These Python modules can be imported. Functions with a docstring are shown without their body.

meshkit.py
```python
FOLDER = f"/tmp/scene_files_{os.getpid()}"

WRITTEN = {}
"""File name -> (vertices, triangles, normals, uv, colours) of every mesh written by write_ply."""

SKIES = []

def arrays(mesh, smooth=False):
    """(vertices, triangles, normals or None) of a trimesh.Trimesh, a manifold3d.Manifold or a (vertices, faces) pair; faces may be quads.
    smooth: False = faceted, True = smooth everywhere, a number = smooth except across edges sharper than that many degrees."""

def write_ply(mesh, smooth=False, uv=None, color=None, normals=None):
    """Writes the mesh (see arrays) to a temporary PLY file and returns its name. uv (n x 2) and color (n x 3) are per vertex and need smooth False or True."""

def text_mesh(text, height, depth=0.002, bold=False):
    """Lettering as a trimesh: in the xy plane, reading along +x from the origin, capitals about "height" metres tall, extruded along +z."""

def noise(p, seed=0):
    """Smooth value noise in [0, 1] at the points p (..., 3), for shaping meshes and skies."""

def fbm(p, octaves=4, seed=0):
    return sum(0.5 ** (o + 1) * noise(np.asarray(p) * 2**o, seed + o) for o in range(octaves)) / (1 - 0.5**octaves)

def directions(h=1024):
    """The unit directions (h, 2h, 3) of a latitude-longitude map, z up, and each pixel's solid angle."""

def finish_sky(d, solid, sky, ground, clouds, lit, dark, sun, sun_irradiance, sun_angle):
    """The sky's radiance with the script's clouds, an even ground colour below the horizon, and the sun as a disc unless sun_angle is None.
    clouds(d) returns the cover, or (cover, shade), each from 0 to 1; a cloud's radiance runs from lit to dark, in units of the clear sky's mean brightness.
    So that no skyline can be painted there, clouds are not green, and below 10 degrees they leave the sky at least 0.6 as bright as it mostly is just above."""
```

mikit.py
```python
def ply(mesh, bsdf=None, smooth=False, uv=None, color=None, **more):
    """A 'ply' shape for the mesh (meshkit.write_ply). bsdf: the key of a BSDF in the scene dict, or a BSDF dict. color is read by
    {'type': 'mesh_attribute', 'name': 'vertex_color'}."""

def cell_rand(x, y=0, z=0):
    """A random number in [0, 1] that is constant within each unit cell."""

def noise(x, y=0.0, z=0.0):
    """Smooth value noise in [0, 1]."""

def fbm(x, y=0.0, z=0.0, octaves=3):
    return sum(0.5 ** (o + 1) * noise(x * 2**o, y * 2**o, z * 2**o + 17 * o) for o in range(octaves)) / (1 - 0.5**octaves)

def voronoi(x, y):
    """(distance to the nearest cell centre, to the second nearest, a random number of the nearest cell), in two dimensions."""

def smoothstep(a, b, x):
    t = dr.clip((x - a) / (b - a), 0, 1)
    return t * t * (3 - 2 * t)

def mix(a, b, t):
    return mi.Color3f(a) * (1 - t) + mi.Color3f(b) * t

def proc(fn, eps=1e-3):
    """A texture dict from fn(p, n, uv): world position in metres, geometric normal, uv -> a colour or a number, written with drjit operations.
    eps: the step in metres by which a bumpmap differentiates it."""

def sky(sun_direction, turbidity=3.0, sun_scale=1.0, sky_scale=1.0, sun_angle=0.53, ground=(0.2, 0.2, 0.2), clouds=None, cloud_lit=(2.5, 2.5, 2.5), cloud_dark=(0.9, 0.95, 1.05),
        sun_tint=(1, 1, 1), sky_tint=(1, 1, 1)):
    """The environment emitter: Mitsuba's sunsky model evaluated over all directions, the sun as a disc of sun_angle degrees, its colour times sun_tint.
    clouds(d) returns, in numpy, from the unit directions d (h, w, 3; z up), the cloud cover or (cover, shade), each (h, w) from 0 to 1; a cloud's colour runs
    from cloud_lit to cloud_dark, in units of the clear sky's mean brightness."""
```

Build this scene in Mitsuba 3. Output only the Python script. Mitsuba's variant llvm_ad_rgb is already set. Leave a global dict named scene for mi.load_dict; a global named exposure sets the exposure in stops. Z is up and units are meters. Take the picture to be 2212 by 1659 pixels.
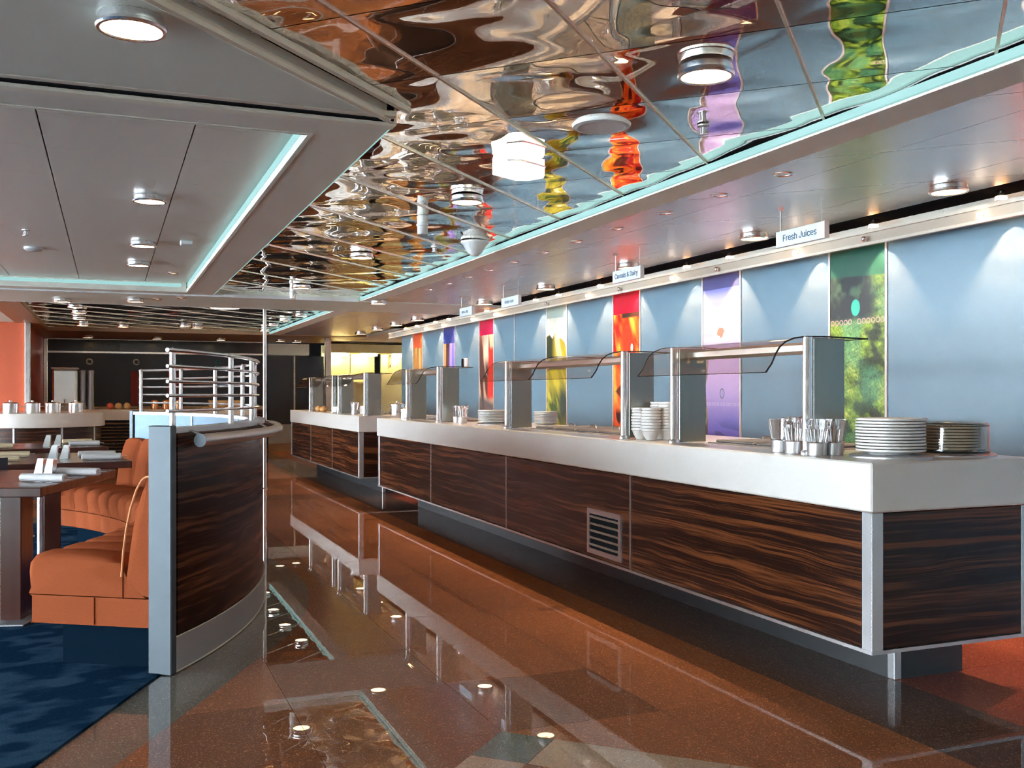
import math, random
import numpy as np, trimesh, drjit as dr, mitsuba as mi, mikit, meshkit
from shapely.geometry import Point, Polygon, LineString, box as sbox
from shapely import affinity
from shapely.ops import unary_union
from mikit import noise, fbm, mix, smoothstep, cell_rand, voronoi

T = mi.ScalarTransform4f
random.seed(7); RNG = np.random.default_rng(7)
scene, labels = {}, {}
# ------------------------------------------------------------------ camera, sky, exposure
FPX, CX, CY = 2150.0, 1106.0, 829.5
EYE, YAW, HORIZON = (0.0, 0.0, 1.18), math.atan2(871.0, FPX), 850.0
fwd = (math.sin(YAW), math.cos(YAW), 0.0)
scene['camera'] = {'type': 'perspective', 'fov': math.degrees(2 * math.atan(1106 / FPX)), 'fov_axis': 'x', 'near_clip': 0.05, 'far_clip': 200.0,
                   'principal_point_offset_x': 0.0, 'principal_point_offset_y': (CY - HORIZON) / 1659.0,
                   'to_world': T().look_at(origin=list(EYE), target=[EYE[i] + fwd[i] for i in range(3)], up=[0, 0, 1])}


def cover(d):
    c = 0.75 + 0.25 * np.sin(d[..., 0] * 5 + 1.3) * np.sin(d[..., 1] * 4 + 0.4) * np.cos(d[..., 2] * 6)
    return np.clip(c, 0, 1), np.clip(0.35 - 0.3 * d[..., 2], 0, 1)


scene['sky'] = {**mikit.sky((0.75, -0.2, 0.75), turbidity=3.0, sun_scale=0.0, sky_scale=60.0, clouds=cover, cloud_lit=(1.48, 1.54, 1.58), cloud_dark=(0.95, 1.0, 1.06), ground=(0.85, 0.90, 0.90)), 'sampling_weight': 55.0}
exposure = 0.98
LAMP = (8, 4.9, 1.9)         # warm ceiling lamps
COVE = (0.16, 0.31, 0.30)       # cyan cove strips
SPOT = 2.3
DOWN = 4.5


# ------------------------------------------------------------------ helpers
def numbered(key):
    if key not in scene and key not in labels and not any(k.startswith(key + '__') for k in scene):
        return key
    i = 1
    while f'{key}_{i:03d}' in scene or f'{key}_{i:03d}' in labels:
        i += 1
    return f'{key}_{i:03d}'


COUNT = {}


def fresh(key):
    n = COUNT.get(key, 0); COUNT[key] = n + 1
    return key if n == 0 else f'{key}_{n:03d}'


def shape(mesh, mat, smooth=False, emit=None, uv=None, color=None):
    s = mikit.ply(mesh, 'mat_' + mat, smooth=smooth, uv=uv, color=color)
    if emit is not None:
        s['emitter'] = {'type': 'area', 'radiance': {'type': 'rgb', 'value': list(emit)}, 'sampling_weight': 1.0 if tuple(emit) == COVE or emit[0] > 20 else 0.25}
    return s


def thing(name, label, cat, group=None):
    k = fresh(name); labels[k] = {'label': label, 'category': cat}
    if group: labels[k]['group'] = group
    return k


def part(parent, name, mesh, mat, smooth=False, emit=None, label=None, kind=None):
    k = fresh(parent + '__' + name); scene[k] = shape(mesh, mat, smooth, emit)
    if label or kind: labels[k] = {}
    if label: labels[k]['label'] = label
    if kind: labels[k]['kind'] = kind
    return k


def solo(name, mesh, mat, label, cat, group=None, smooth=False, emit=None):
    k = thing(name, label, cat, group); scene[k] = shape(mesh, mat, smooth, emit); return k


def struct(name, mesh=None, mat=None, smooth=False, label=None, emit=None):
    k = fresh(name); labels[k] = {'kind': 'structure'}
    if label: labels[k]['label'] = label
    if mesh is not None: scene[k] = shape(mesh, mat, smooth, emit)
    return k


def place(kit, name, label, cat, tw, group=None):
    """A copy of a kit [(part path, shape dict)] under its own key."""
    k = thing(name, label, cat, group)
    for path, s in kit:
        key = k if path == '' else fresh(k + '__' + path)
        scene[key] = {**s, 'to_world': tw}
    return k


def at(x, y, z, rz=0):
    return T().translate([x, y, z]).rotate([0, 0, 1], rz)


def cat(*ms):
    return trimesh.util.concatenate([m for m in ms if m is not None])


def box(x0, x1, y0, y1, z0, z1, b=0.0):
    x0, x1 = min(x0, x1), max(x0, x1); y0, y1 = min(y0, y1), max(y0, y1); z0, z1 = min(z0, z1), max(z0, z1)
    if b <= 0:
        m = trimesh.creation.box(extents=(x1 - x0, y1 - y0, z1 - z0)); m.apply_translation(((x0 + x1) / 2, (y0 + y1) / 2, (z0 + z1) / 2)); return m
    b = min(b, (x1 - x0) / 2.01, (y1 - y0) / 2.01, (z1 - z0) / 2.01)
    P = []
    for sx, sy, sz in [(i, j, k) for i in (0, 1) for j in (0, 1) for k in (0, 1)]:
        c = np.array([x1 if sx else x0, y1 if sy else y0, z1 if sz else z0]); d = np.array([-b if sx else b, -b if sy else b, -b if sz else b])
        for ax in range(3):
            q = c + d; q[ax] = c[ax]; P.append(q)
    return trimesh.convex.convex_hull(np.array(P))


def turn(m, deg, axis=(0, 0, 1), about=(0, 0, 0)):
    m.apply_transform(trimesh.transformations.rotation_matrix(math.radians(deg), axis, about)); return m


def move(m, x, y, z):
    m.apply_translation((x, y, z)); return m


def lathe(profile, n=28, z=0.0):
    p = np.array(profile, float); a = np.linspace(0, 2 * np.pi, n, endpoint=False)
    V = np.stack([np.outer(p[:, 0], np.cos(a)), np.outer(p[:, 0], np.sin(a)), np.repeat(p[:, 1:2], n, 1) + z], -1).reshape(-1, 3)
    Fs = []
    for i in range(len(p) - 1):
        for j in range(n):
            a0, a1, b0, b1 = i * n + j, i * n + (j + 1) % n, (i + 1) * n + j, (i + 1) * n + (j + 1) % n
            Fs += [[a0, a1, b1], [a0, b1, b0]]
    m = trimesh.Trimesh(V, Fs, process=False); return m


def tube(path, r, n=10, caps=True):
    P = np.array(path, float); N = len(P); rr = np.broadcast_to(np.asarray(r, float), (N,))
    tan = np.gradient(P, axis=0); tan /= np.linalg.norm(tan, axis=1, keepdims=True)
    u = np.cross(tan[0], [0, 0, 1.0]);
    if np.linalg.norm(u) < 1e-3: u = np.array([1.0, 0, 0])
    V = []
    for i in range(N):
        u = u - tan[i] * (u @ tan[i]); u /= np.linalg.norm(u); w = np.cross(tan[i], u)
        for k in range(n):
            a = 2 * np.pi * k / n; V.append(P[i] + rr[i] * (np.cos(a) * u + np.sin(a) * w))
    Fs = []
    for i in range(N - 1):
        for k in range(n):
            a, b, c, d = i * n + k, i * n + (k + 1) % n, (i + 1) * n + (k + 1) % n, (i + 1) * n + k
            Fs += [[a, b, c], [a, c, d]]
    if caps:
        V += [P[0], P[-1]]; s, e = N * n, N * n + 1
        for k in range(n):
            Fs += [[s, (k + 1) % n, k], [e, (N - 1) * n + k, (N - 1) * n + (k + 1) % n]]
    return trimesh.Trimesh(np.array(V), Fs, process=False)


def rod(a, b, r, n=8):
    return tube([a, b], r, n)


def prism(poly, z0, z1):
    ms = []
    for g in (poly.geoms if hasattr(poly, 'geoms') else [poly]):
        if g.area > 1e-5:
            m = trimesh.creation.extrude_polygon(g, z1 - z0); m.apply_translation((0, 0, z0)); ms.append(m)
    return cat(*ms) if ms else None


def loft(rings, closed_ring=True, caps=True):
    """rings: (M, K, 3) -> a skin over the successive rings."""
    R = np.array(rings, float); M, K, _ = R.shape; V = R.reshape(-1, 3); Fs = []
    for i in range(M - 1):
        for k in range(K if closed_ring else K - 1):
            a, b = i * K + k, i * K + (k + 1) % K; c, d = b + K, a + K
            Fs += [[a, b, c], [a, c, d]]
    if caps and closed_ring:
        m0 = len(V); V = np.vstack([V, R[0].mean(0), R[-1].mean(0)])
        for k in range(K):
            Fs += [[m0, (k + 1) % K, k], [m0 + 1, (M - 1) * K + k, (M - 1) * K + (k + 1) % K]]
    m = trimesh.Trimesh(V, Fs, process=False)
    if m.volume < 0: m.invert()
    return m


# ------------------------------------------------------------------ materials
def rgb(*c): return {'type': 'rgb', 'value': list(c)}
def srgb(r, g, b):
    f = lambda v: ((v / 255 + 0.055) / 1.055) ** 2.4 if v > 10 else v / 255 / 12.92
    return [f(r), f(g), f(b)]
def two(b): return {'type': 'twosided', 'bsdf': b}
def plastic(key, col, alpha=0.12, ior=1.5):
    scene['mat_' + key] = two({'type': 'roughplastic', 'diffuse_reflectance': col if isinstance(col, dict) else rgb(*col), 'alpha': alpha, 'int_ior': ior, 'nonlinear': False}); return key
def matte(key, col):
    scene['mat_' + key] = two({'type': 'diffuse', 'reflectance': col if isinstance(col, dict) else rgb(*col)}); return key
def metal(key, col, alpha=0.1):
    scene['mat_' + key] = two({'type': 'roughconductor', 'material': 'none', 'specular_reflectance': rgb(*col), 'alpha': alpha, 'distribution': 'ggx'}); return key


def wood_fn(p, n, uv):
    s = p.x * 0.9 + p.y
    z = p.z + fbm(s * 2.0, p.z * 6.0, 2.0, 3) * 0.045
    g = noise(s * 0.8, z * 62.0, 5.0) * 0.42 + noise(s * 2.2, z * 140.0, 8.0) * 0.33 + noise(s * 7.0, z * 360.0, 1.0) * 0.25
    c = mix((0.017, 0.0070, 0.005), (0.150, 0.046, 0.016), smoothstep(0.38, 0.80, g))
    return c * (0.62 + 0.46 * noise(s * 1.4, p.z * 9.0, 11.0))


def table_fn(p, n, uv):
    g = noise(p.x * 3.0, p.y * 60.0, 3.0) * 0.6 + noise(p.x * 9.0, p.y * 150.0, 9.0) * 0.4
    return mix((0.035, 0.013, 0.010), (0.085, 0.028, 0.018), g)


def speckle(base, light, dark):
    def fn(p, n, uv):
        f = noise(p.x * 260, p.y * 260, 1.0); g = noise(p.x * 520, p.y * 520, 5.0)
        big = fbm(p.x * 1.3, p.y * 1.3, 0.0, 2)
        c = mix(base, light, smoothstep(0.66, 0.9, f)); c = mix(c, dark, smoothstep(0.62, 0.9, g) * 0.6)
        return c * (0.88 + 0.24 * big) * 2.3
    return fn


def carpet_fn(p, n, uv):
    st = fbm(p.x * 7 + p.y * 3, p.y * 13 - p.x * 4, p.z * 9, 3); f = noise(p.x * 330, p.y * 330, p.z * 330)
    c = mix((0.007, 0.024, 0.052), (0.028, 0.062, 0.105), smoothstep(0.35, 0.68, st))
    return c * (0.65 + 0.7 * f)


def fabric_fn(p, n, uv):
    f = noise(p.x * 420, p.y * 420, p.z * 420); g = noise(p.x * 4, p.y * 4, p.z * 4)
    return mix((0.235, 0.056, 0.022), (0.33, 0.086, 0.035), f * 0.7 + g * 0.3)


plastic('wood', mikit.proc(wood_fn), 0.14, 1.32)
plastic('table_wood', mikit.proc(table_fn), 0.08)
matte('cream', (0.62, 0.60, 0.52)); plastic('cream_gloss', (0.47, 0.42, 0.34), 0.15)
plastic('white_top', (0.80, 0.79, 0.74), 0.14)
plastic('wall_panel', (0.150, 0.265, 0.345), 0.12)
plastic('white_joint', (0.72, 0.74, 0.76), 0.2)
scene['mat_mirror'] = two({'type': 'conductor', 'material': 'none', 'specular_reflectance': rgb(0.90, 0.86, 0.81)})
metal('chrome', (0.86, 0.87, 0.88), 0.06)
metal('steel', (0.62, 0.63, 0.64), 0.22)
metal('steel_dark', (0.34, 0.35, 0.36), 0.25)
metal('brushed', (0.80, 0.765, 0.73), 0.13)
metal('bronze_trim', (0.75, 0.64, 0.52), 0.12)
metal('kick_steel', (0.085, 0.088, 0.09), 0.25)
metal('copper', (0.78, 0.40, 0.20), 0.2)
metal('guard_panel', (0.31, 0.33, 0.30), 0.10)
metal('steel_yellow', (0.72, 0.66, 0.42), 0.22)
plastic('ceiling_grey', (0.77, 0.785, 0.71), 0.20)
plastic('ceiling_plain', (0.74, 0.78, 0.69), 0.30)
plastic('beam_paint', (0.72, 0.78, 0.68), 0.35); matte('moulding', (0.82, 0.80, 0.68)); matte('black', (0.012, 0.013, 0.014)); matte('dark_gap', (0.02, 0.02, 0.02))
plastic('navy', (0.010, 0.015, 0.026), 0.15)
plastic('smoked_glass', (0.012, 0.014, 0.016), 0.03)
plastic('orange_wall', (0.58, 0.105, 0.035), 0.3); plastic('red_wall', (0.62, 0.10, 0.022), 0.12)
plastic('brown_band', (0.30, 0.17, 0.085), 0.3)
FLOORS = {'brown': ((0.165, 0.063, 0.028), (0.33, 0.15, 0.075), (0.06, 0.022, 0.012)), 'brown_2': ((0.150, 0.058, 0.027), (0.31, 0.145, 0.075), (0.06, 0.022, 0.012)),
          'umber': ((0.105, 0.043, 0.022), (0.24, 0.12, 0.066), (0.04, 0.018, 0.012)), 'charcoal': ((0.062, 0.036, 0.026), (0.16, 0.10, 0.075), (0.02, 0.013, 0.010)),
          'grey': ((0.072, 0.066, 0.052), (0.17, 0.155, 0.125), (0.02, 0.02, 0.018)), 'green': ((0.070, 0.085, 0.068), (0.17, 0.18, 0.15), (0.02, 0.025, 0.022)),
          'beige': ((0.24, 0.17, 0.11), (0.32, 0.26, 0.20), (0.05, 0.035, 0.03)), 'red': ((0.14, 0.036, 0.020), (0.26, 0.10, 0.06), (0.05, 0.018, 0.01))}
for k, v in FLOORS.items(): scene['mat_floor_' + k] = two({'type': 'plastic', 'diffuse_reflectance': mikit.proc(speckle(*v)), 'int_ior': 1.55, 'nonlinear': False})
matte('carpet_dark', (0.004, 0.012, 0.022)); matte('carpet', mikit.proc(carpet_fn))
matte('upholstery', mikit.proc(fabric_fn))
matte('piping', (0.75, 0.33, 0.16))
plastic('china', (0.80, 0.79, 0.76), 0.08)
plastic('napkin', (0.80, 0.80, 0.80), 0.5); plastic('napkin_tan', (0.70, 0.56, 0.36), 0.5)
plastic('sign_face', (0.62, 0.72, 0.80), 0.25); matte('sign_ink', (0.06, 0.12, 0.18))
plastic('white_plastic', (0.70, 0.74, 0.74), 0.25)
plastic('chair_shell', (0.30, 0.10, 0.045), 0.3)
scene['mat_guard_glass'] = {'type': 'thindielectric', 'int_ior': 1.5, 'specular_transmittance': rgb(0.86, 0.84, 0.80)}
scene['mat_smoke_dome'] = {'type': 'thindielectric', 'int_ior': 1.5, 'specular_transmittance': rgb(0.62, 0.56, 0.48)}
scene['mat_cove_off'] = {'type': 'diffuse', 'reflectance': rgb(0.10, 0.13, 0.13)}
scene['mat_glow_off'] = {'type': 'diffuse', 'reflectance': rgb(0.6, 0.6, 0.55)}

# ------------------------------------------------------------------ key sizes of the place
ZS, ZM = 2.25, 2.30                 # soffit underside, mirrored ceiling
XW = 4.50                           # poster wall
XC = 2.65                           # counter front
AC = (-2.90, 6.51); AR = 3.78; A0, A1 = -33.6, 33.6    # curved divider
YB = 21.0                           # back wall


def arc(r, a0, a1, n=40):
    t = np.radians(np.linspace(a0, a1, n)); return np.stack([AC[0] + r * np.cos(t), AC[1] + r * np.sin(t)], 1)


# ------------------------------------------------------------------ floor: terrazzo tiles, border, carpet
fl = struct('floor', box(-9, 9, -4, 24, -0.06, -0.004), 'floor_charcoal', label='polished terrazzo floor of brown tiles with dark borders')
carpet_edge = [(-2.6, -3.85), (-0.76, 2.40), (-0.22, 3.47)] + arc(AR - 0.04, A0, A1).tolist() + [(-0.35, 9.7), (-1.6, 10.9), (-4.5, 11.6), (-8.35, 11.8)]
carpet_poly = Polygon(carpet_edge + [(-8.35, -3.85)])
band_edge = [(-2.3, -4.0), (-0.52, 2.30), (0.01, 3.38), (0.42, 4.15)] + arc(AR + 0.26, A0 + 2, A1).tolist() + [(-0.1, 9.95), (-1.4, 11.2), (-4.5, 11.9), (-9, 12.1)]
band_poly = Polygon(band_edge + [(-9, -4.0)]).difference(carpet_poly)
part(fl, 'border_band', prism(band_poly, -0.003, 0.0), 'floor_grey', label='dark grey curved terrazzo border')
solo('carpet', prism(carpet_poly.buffer(-0.004), -0.003, 0.008), 'carpet', 'dark blue patterned carpet under the dining tables and orange bench', 'carpet')
# 45 degree inlay near the camera
q = math.sqrt(0.5)
def diamond(cx, cy, a0, a1, b0, b1):
    return Polygon([(cx + q * (a - b), cy + q * (-a - b)) for a, b in ((a0, b0), (a1, b0), (a1, b1), (a0, b1))])
O = (1.27, 3.235)
green = diamond(*O, 0.0, 0.195, 0.0, 0.245)
beige = [diamond(*O, 0.198 + 0.60 * i, 0.795 + 0.60 * i, 0.0, 0.245) for i in range(3)] + [diamond(*O, 0.0, 0.195, 0.248 + 0.6 * i, 0.845 + 0.6 * i) for i in range(3)]
inlay = unary_union([green] + beige).buffer(0.001)
part(fl, 'tile', prism(green, -0.003, 0.0), 'floor_green', label='small green diamond tile')
for b in beige: part(fl, 'tile', prism(b, -0.003, 0.0), 'floor_beige', label='pale speckled inlay tile')
solid = unary_union([carpet_poly, band_poly, inlay])
sq = sbox(1.27, 3.225, 1.87, 3.835)
xs = [-9, -7, -5, -3.8, -3.2, -2.54, -1.905, -1.27, -0.635, 0, 0.635, 1.27, 1.905, 2.54, 3.0, 3.635, 4.27, 4.9, 7, 9]
ys = [-4, -2, -0.5] + [3.225 + 0.61 * k for k in range(-6, 30)] + [24]
ys = sorted(y for y in ys)
g = 0.0009
for i in range(len(xs) - 1):
    for j in range(len(ys) - 1):
        c = sbox(xs[i] + g, ys[j] + g, xs[i + 1] - g, ys[j + 1] - g).difference(solid)
        if c.area < 2e-3: continue
        xm, ym = (xs[i] + xs[i + 1]) / 2, (ys[j] + ys[j + 1]) / 2
        kind = 'brown' if (i * 7 + j * 3) % 4 else 'brown_2'
        if 2.54 < xm < 3.0: kind = 'charcoal'
        elif xm > 3.0: kind = 'red'
        elif xm < 1.27 and ym > 3.8: kind = 'umber' if xm > 0.6 else ('brown_2' if ym < 12 else 'brown')
        elif xm < 1.27: kind = 'umber'
        elif 1.27 < xm < 1.905 and 3.22 < ym < 3.83: kind = 'umber'
        if 11.0 < ym < 11.7 and xm < 2.54: kind = 'umber'
        m = prism(c, -0.003, 0.0)
        if m is not None: part(fl, 'tile', m, 'floor_' + kind)

# ------------------------------------------------------------------ walls and upper shell
struct('ceiling', box(-9, 9, -4.2, 24, 2.50, 2.60), 'ceiling_plain', label='plain deck slab above the suspended ceilings')
# window walls behind the camera and to the left (off the frame, they let the daylight in)
def window_wall(name, p0, p1, n, sill=0.06, head=2.3):
    d = np.subtract(p1, p0); L = np.hypot(*d); ang = math.degrees(math.atan2(d[1], d[0]))
    s = struct(name, turn(cat(box(0, L, -0.08, 0.08, 0, sill), box(0, L, -0.08, 0.08, head, 2.5)), ang).apply_translation((p0[0], p0[1], 0)), 'cream')
    for k in range(n + 1):
        x = L * k / n
        part(s, 'mullion', turn(box(x - 0.05, x + 0.05, -0.07, 0.07, sill, head), ang).apply_translation((p0[0], p0[1], 0)), 'white_plastic')
window_wall('wall_left', (-8.5, -4.0), (-8.5, 16.4), 12)
struct('wall_back', box(-8.5, 6.5, -4.08, -3.92, 0, 2.5), 'cream')
struct('wall_service', box(6.5, 6.6, -4, 24, 0, 2.5), 'cream')

wr = struct('wall_right', box(XW, XW + 0.12, 1.2, 15.9, 0, 2.5), 'cream', label='blue grey panelled wall behind the buffet')
PW = 0.505
posters = [(3.565, 0), (5.12, 1), (6.66, 2), (8.21, 3), (9.77, 4), (11.92, 5), (13.42, 6), (14.97, 7)]
edges = []
for yc, _ in posters: edges.append((yc - PW / 2, yc + PW / 2))
def panel(y0, y1):
    part(wr, 'panel', box(XW - 0.02, XW, y0 + 0.002, y1 - 0.002, 0.0, 2.195), 'wall_panel')
prev = 1.2
for (a, b) in edges:
    y0, y1 = prev, a - 0.02
    if y1 - y0 > 1.5:
        ym = y0 + 0.93; panel(y0, ym - 0.012); panel(ym + 0.012, y1)
        part(wr, 'joint', box(XW - 0.026, XW, ym - 0.010, ym + 0.010, 0, 2.195), 'white_joint')
    else: panel(y0, y1)
    for yj in (a - 0.010, b + 0.010): part(wr, 'joint', box(XW - 0.028, XW, yj - 0.009, yj + 0.009, 0, 2.195), 'white_joint')
    prev = b + 0.02
panel(prev, 15.9)
struct('wall_far_end', box(XW, 6.5, 15.78, 15.9, 0, 2.5), 'cream')

# cornice rail in front of the wall, with the spots behind and on it
cr = struct('trim_1', box(4.262, 4.312, 1.2, 15.9, 2.085, 2.165, 0.004), 'cream_gloss', label='beige cornice rail along the top of the poster wall')
part(cr, 'lip', cat(box(4.248, 4.262, 1.2, 15.9, 2.150, 2.172), box(4.248, 4.262, 1.2, 15.9, 2.078, 2.094)), 'cream')
struct('trim_2', box(4.20, XW, 1.2, 15.9, 2.255, 2.30), 'black', label='dark recess above the cornice rail')

# ------------------------------------------------------------------ posters
def rings(s, t, n, t0, r, gap=99):
    """mask of a row of n small rings at height t0 (s, t in metres)"""
    k = s / (PW / n); kx = k - dr.floor(k) - 0.5
    dd = dr.sqrt(dr.square(kx * (PW / n)) + dr.square(t - t0))
    m = smoothstep(r * 0.30, 0.0, dr.abs(dd - r * 0.8))
    return dr.select(dr.abs(dr.floor(k) - gap) < 0.5, 0.0, m)
def P(yc, fn):
    def f(p, n, uv):
        s = (yc + PW / 2) - p.y          # from the viewer's left to right
        return fn(mi.Float(s), mi.Float(p.z))
    return f
def poster_green(s, t):
    f = fbm(s * 9 + t * 6, t * 11 - s * 3, 1.0, 4); h = noise(s * 38 + t * 60, t * 24, 2.0)
    c = mix((0.020, 0.045, 0.018), (0.20, 0.34, 0.035), smoothstep(0.34, 0.62, f)); c = mix(c, (0.50, 0.58, 0.12), smoothstep(0.55, 0.78, f) * smoothstep(0.3, 0.8, h))
    c = mix(c, (0.09, 0.34, 0.17), smoothstep(0.5, 0.8, noise(s * 5, t * 4, 7.0)) * 0.6)
    bl = noise(s * 150 + t * 90, t * 60 - s * 40, 4.0) * 0.6 + noise(s * 60 - t * 130, t * 70, 6.0) * 0.4; c = c * (0.35 + 1.3 * bl)
    up = smoothstep(1.62, 1.68, t); dark = mix((0.02, 0.035, 0.042), (0.05, 0.12, 0.075), smoothstep(0.45, 0.75, fbm(s * 12, t * 12, 3.0, 3)))
    c = mix(c, dark, up * (1 - smoothstep(0.36, 0.46, s) * 0.6))
    e = dr.sqrt(dr.square((s - 0.24) / 0.045) + dr.square((t - 1.735) / 0.06)); c = mix(c, (0.03, 0.42, 0.33), smoothstep(1.0, 0.8, e))
    c = mix(c, (0.018, 0.105, 0.075), smoothstep(1.93, 1.945, t + (s - 0.25) * 0.05))
    return mix(c, (0.55, 0.34, 0.34), rings(s, t, 12, 1.645, 0.019, 5))
def poster_lavender(s, t):
    c = mix((0.18, 0.17, 0.56), (0.55, 0.42, 0.72), smoothstep(0.9, 1.35, t + 0.08 * fbm(s * 8, t * 8, 0.0, 3)))
    c = mix(c, (0.74, 0.70, 0.84), smoothstep(1.45, 1.7, t)); c = mix(c, (0.22, 0.24, 0.62), smoothstep(1.9, 2.02, t))
    c = mix(c, (0.10, 0.11, 0.28), smoothstep(2.005, 2.012, t))
    rock = smoothstep(0.0, 0.012, 0.062 + 0.05 * (noise(t * 9, 1.0, 3.0) - 0.5) - s) * smoothstep(1.5, 1.42, t); c = mix(c, mix((0.05, 0.04, 0.04), (0.36, 0.28, 0.28), noise(s * 30, t * 22, 2.0)), rock)
    d = dr.sqrt(dr.square((s - 0.25) / 0.055) + dr.square((t - 1.665) / 0.045)); c = mix(c, (0.42, 0.24, 0.16), smoothstep(1.0, 0.7, d + 0.5 * (noise(s * 60, t * 60, 0.0) - 0.5)))
    d = dr.sqrt(dr.square((s - 0.27) / 0.032) + dr.square((t - 1.18) / 0.042)); c = mix(c, (0.12, 0.11, 0.22), smoothstep(0.25, 0.0, dr.abs(d - 0.85)))
    c = mix(c, (0.30, 0.30, 0.5), smoothstep(1.0, 0.7, d) * 0.6)
    c = mix(c, (0.40, 0.25, 0.3), rings(s, t, 12, 1.645, 0.013) * smoothstep(0.14, 0.12, s))
    w = noise(s * 6 + t * 10, t * 14, 9.0); c = mix(c, (0.08, 0.10, 0.30), smoothstep(1.05, 0.85, t) * smoothstep(0.5, 0.7, w) * 0.8)
    return mix(c, (0.75, 0.68, 0.85), rings(s, t, 13, 1.095, 0.014) * 0.7)
def poster_red(s, t):
    v = fbm(s * 7 + t * 3, t * 4.5, 4.0, 3); fl = noise(s * 16 + 2 * t, t * 5, 2.0)
    c = mix((0.45, 0.012, 0.014), (0.95, 0.13, 0.02), smoothstep(0.32, 0.55, v)); c = mix(c, (1.0, 0.50, 0.06), smoothstep(0.55, 0.75, v * 0.6 + fl * 0.4))
    heart = dr.abs(s - 0.27) * 1.8 + dr.abs(t - 1.70) * 0.9; c = mix(c, (0.85, 0.05, 0.02), smoothstep(0.30, 0.16, heart))
    c = mix(c, (0.05, 0.010, 0.012), smoothstep(0.0, 0.03, 0.10 - dr.abs(t - 1.20) - 0.6 * dr.abs(s - 0.18)) * 0.9)
    c = mix(c, (0.04, 0.008, 0.012), smoothstep(0.5, 0.6, noise(s * 9, t * 6, 5.0)) * smoothstep(1.06, 0.98, t))
    c = mix(c, (0.06, 0.03, 0.02), smoothstep(0.0, 0.02, t - 1.875) * smoothstep(0.13, 0.2, s))
    c = mix(c, (0.66, 0.014, 0.040), smoothstep(1.925, 1.93, t))
    d = dr.sqrt(dr.square((s - 0.36) / 0.03) + dr.square((t - 1.60) / 0.05)); c = mix(c, (1.0, 0.85, 0.6), smoothstep(1.0, 0.6, d))
    return mix(c, (1.0, 0.6, 0.3), rings(s, t, 12, 1.50, 0.017) * 0.8)
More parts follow.
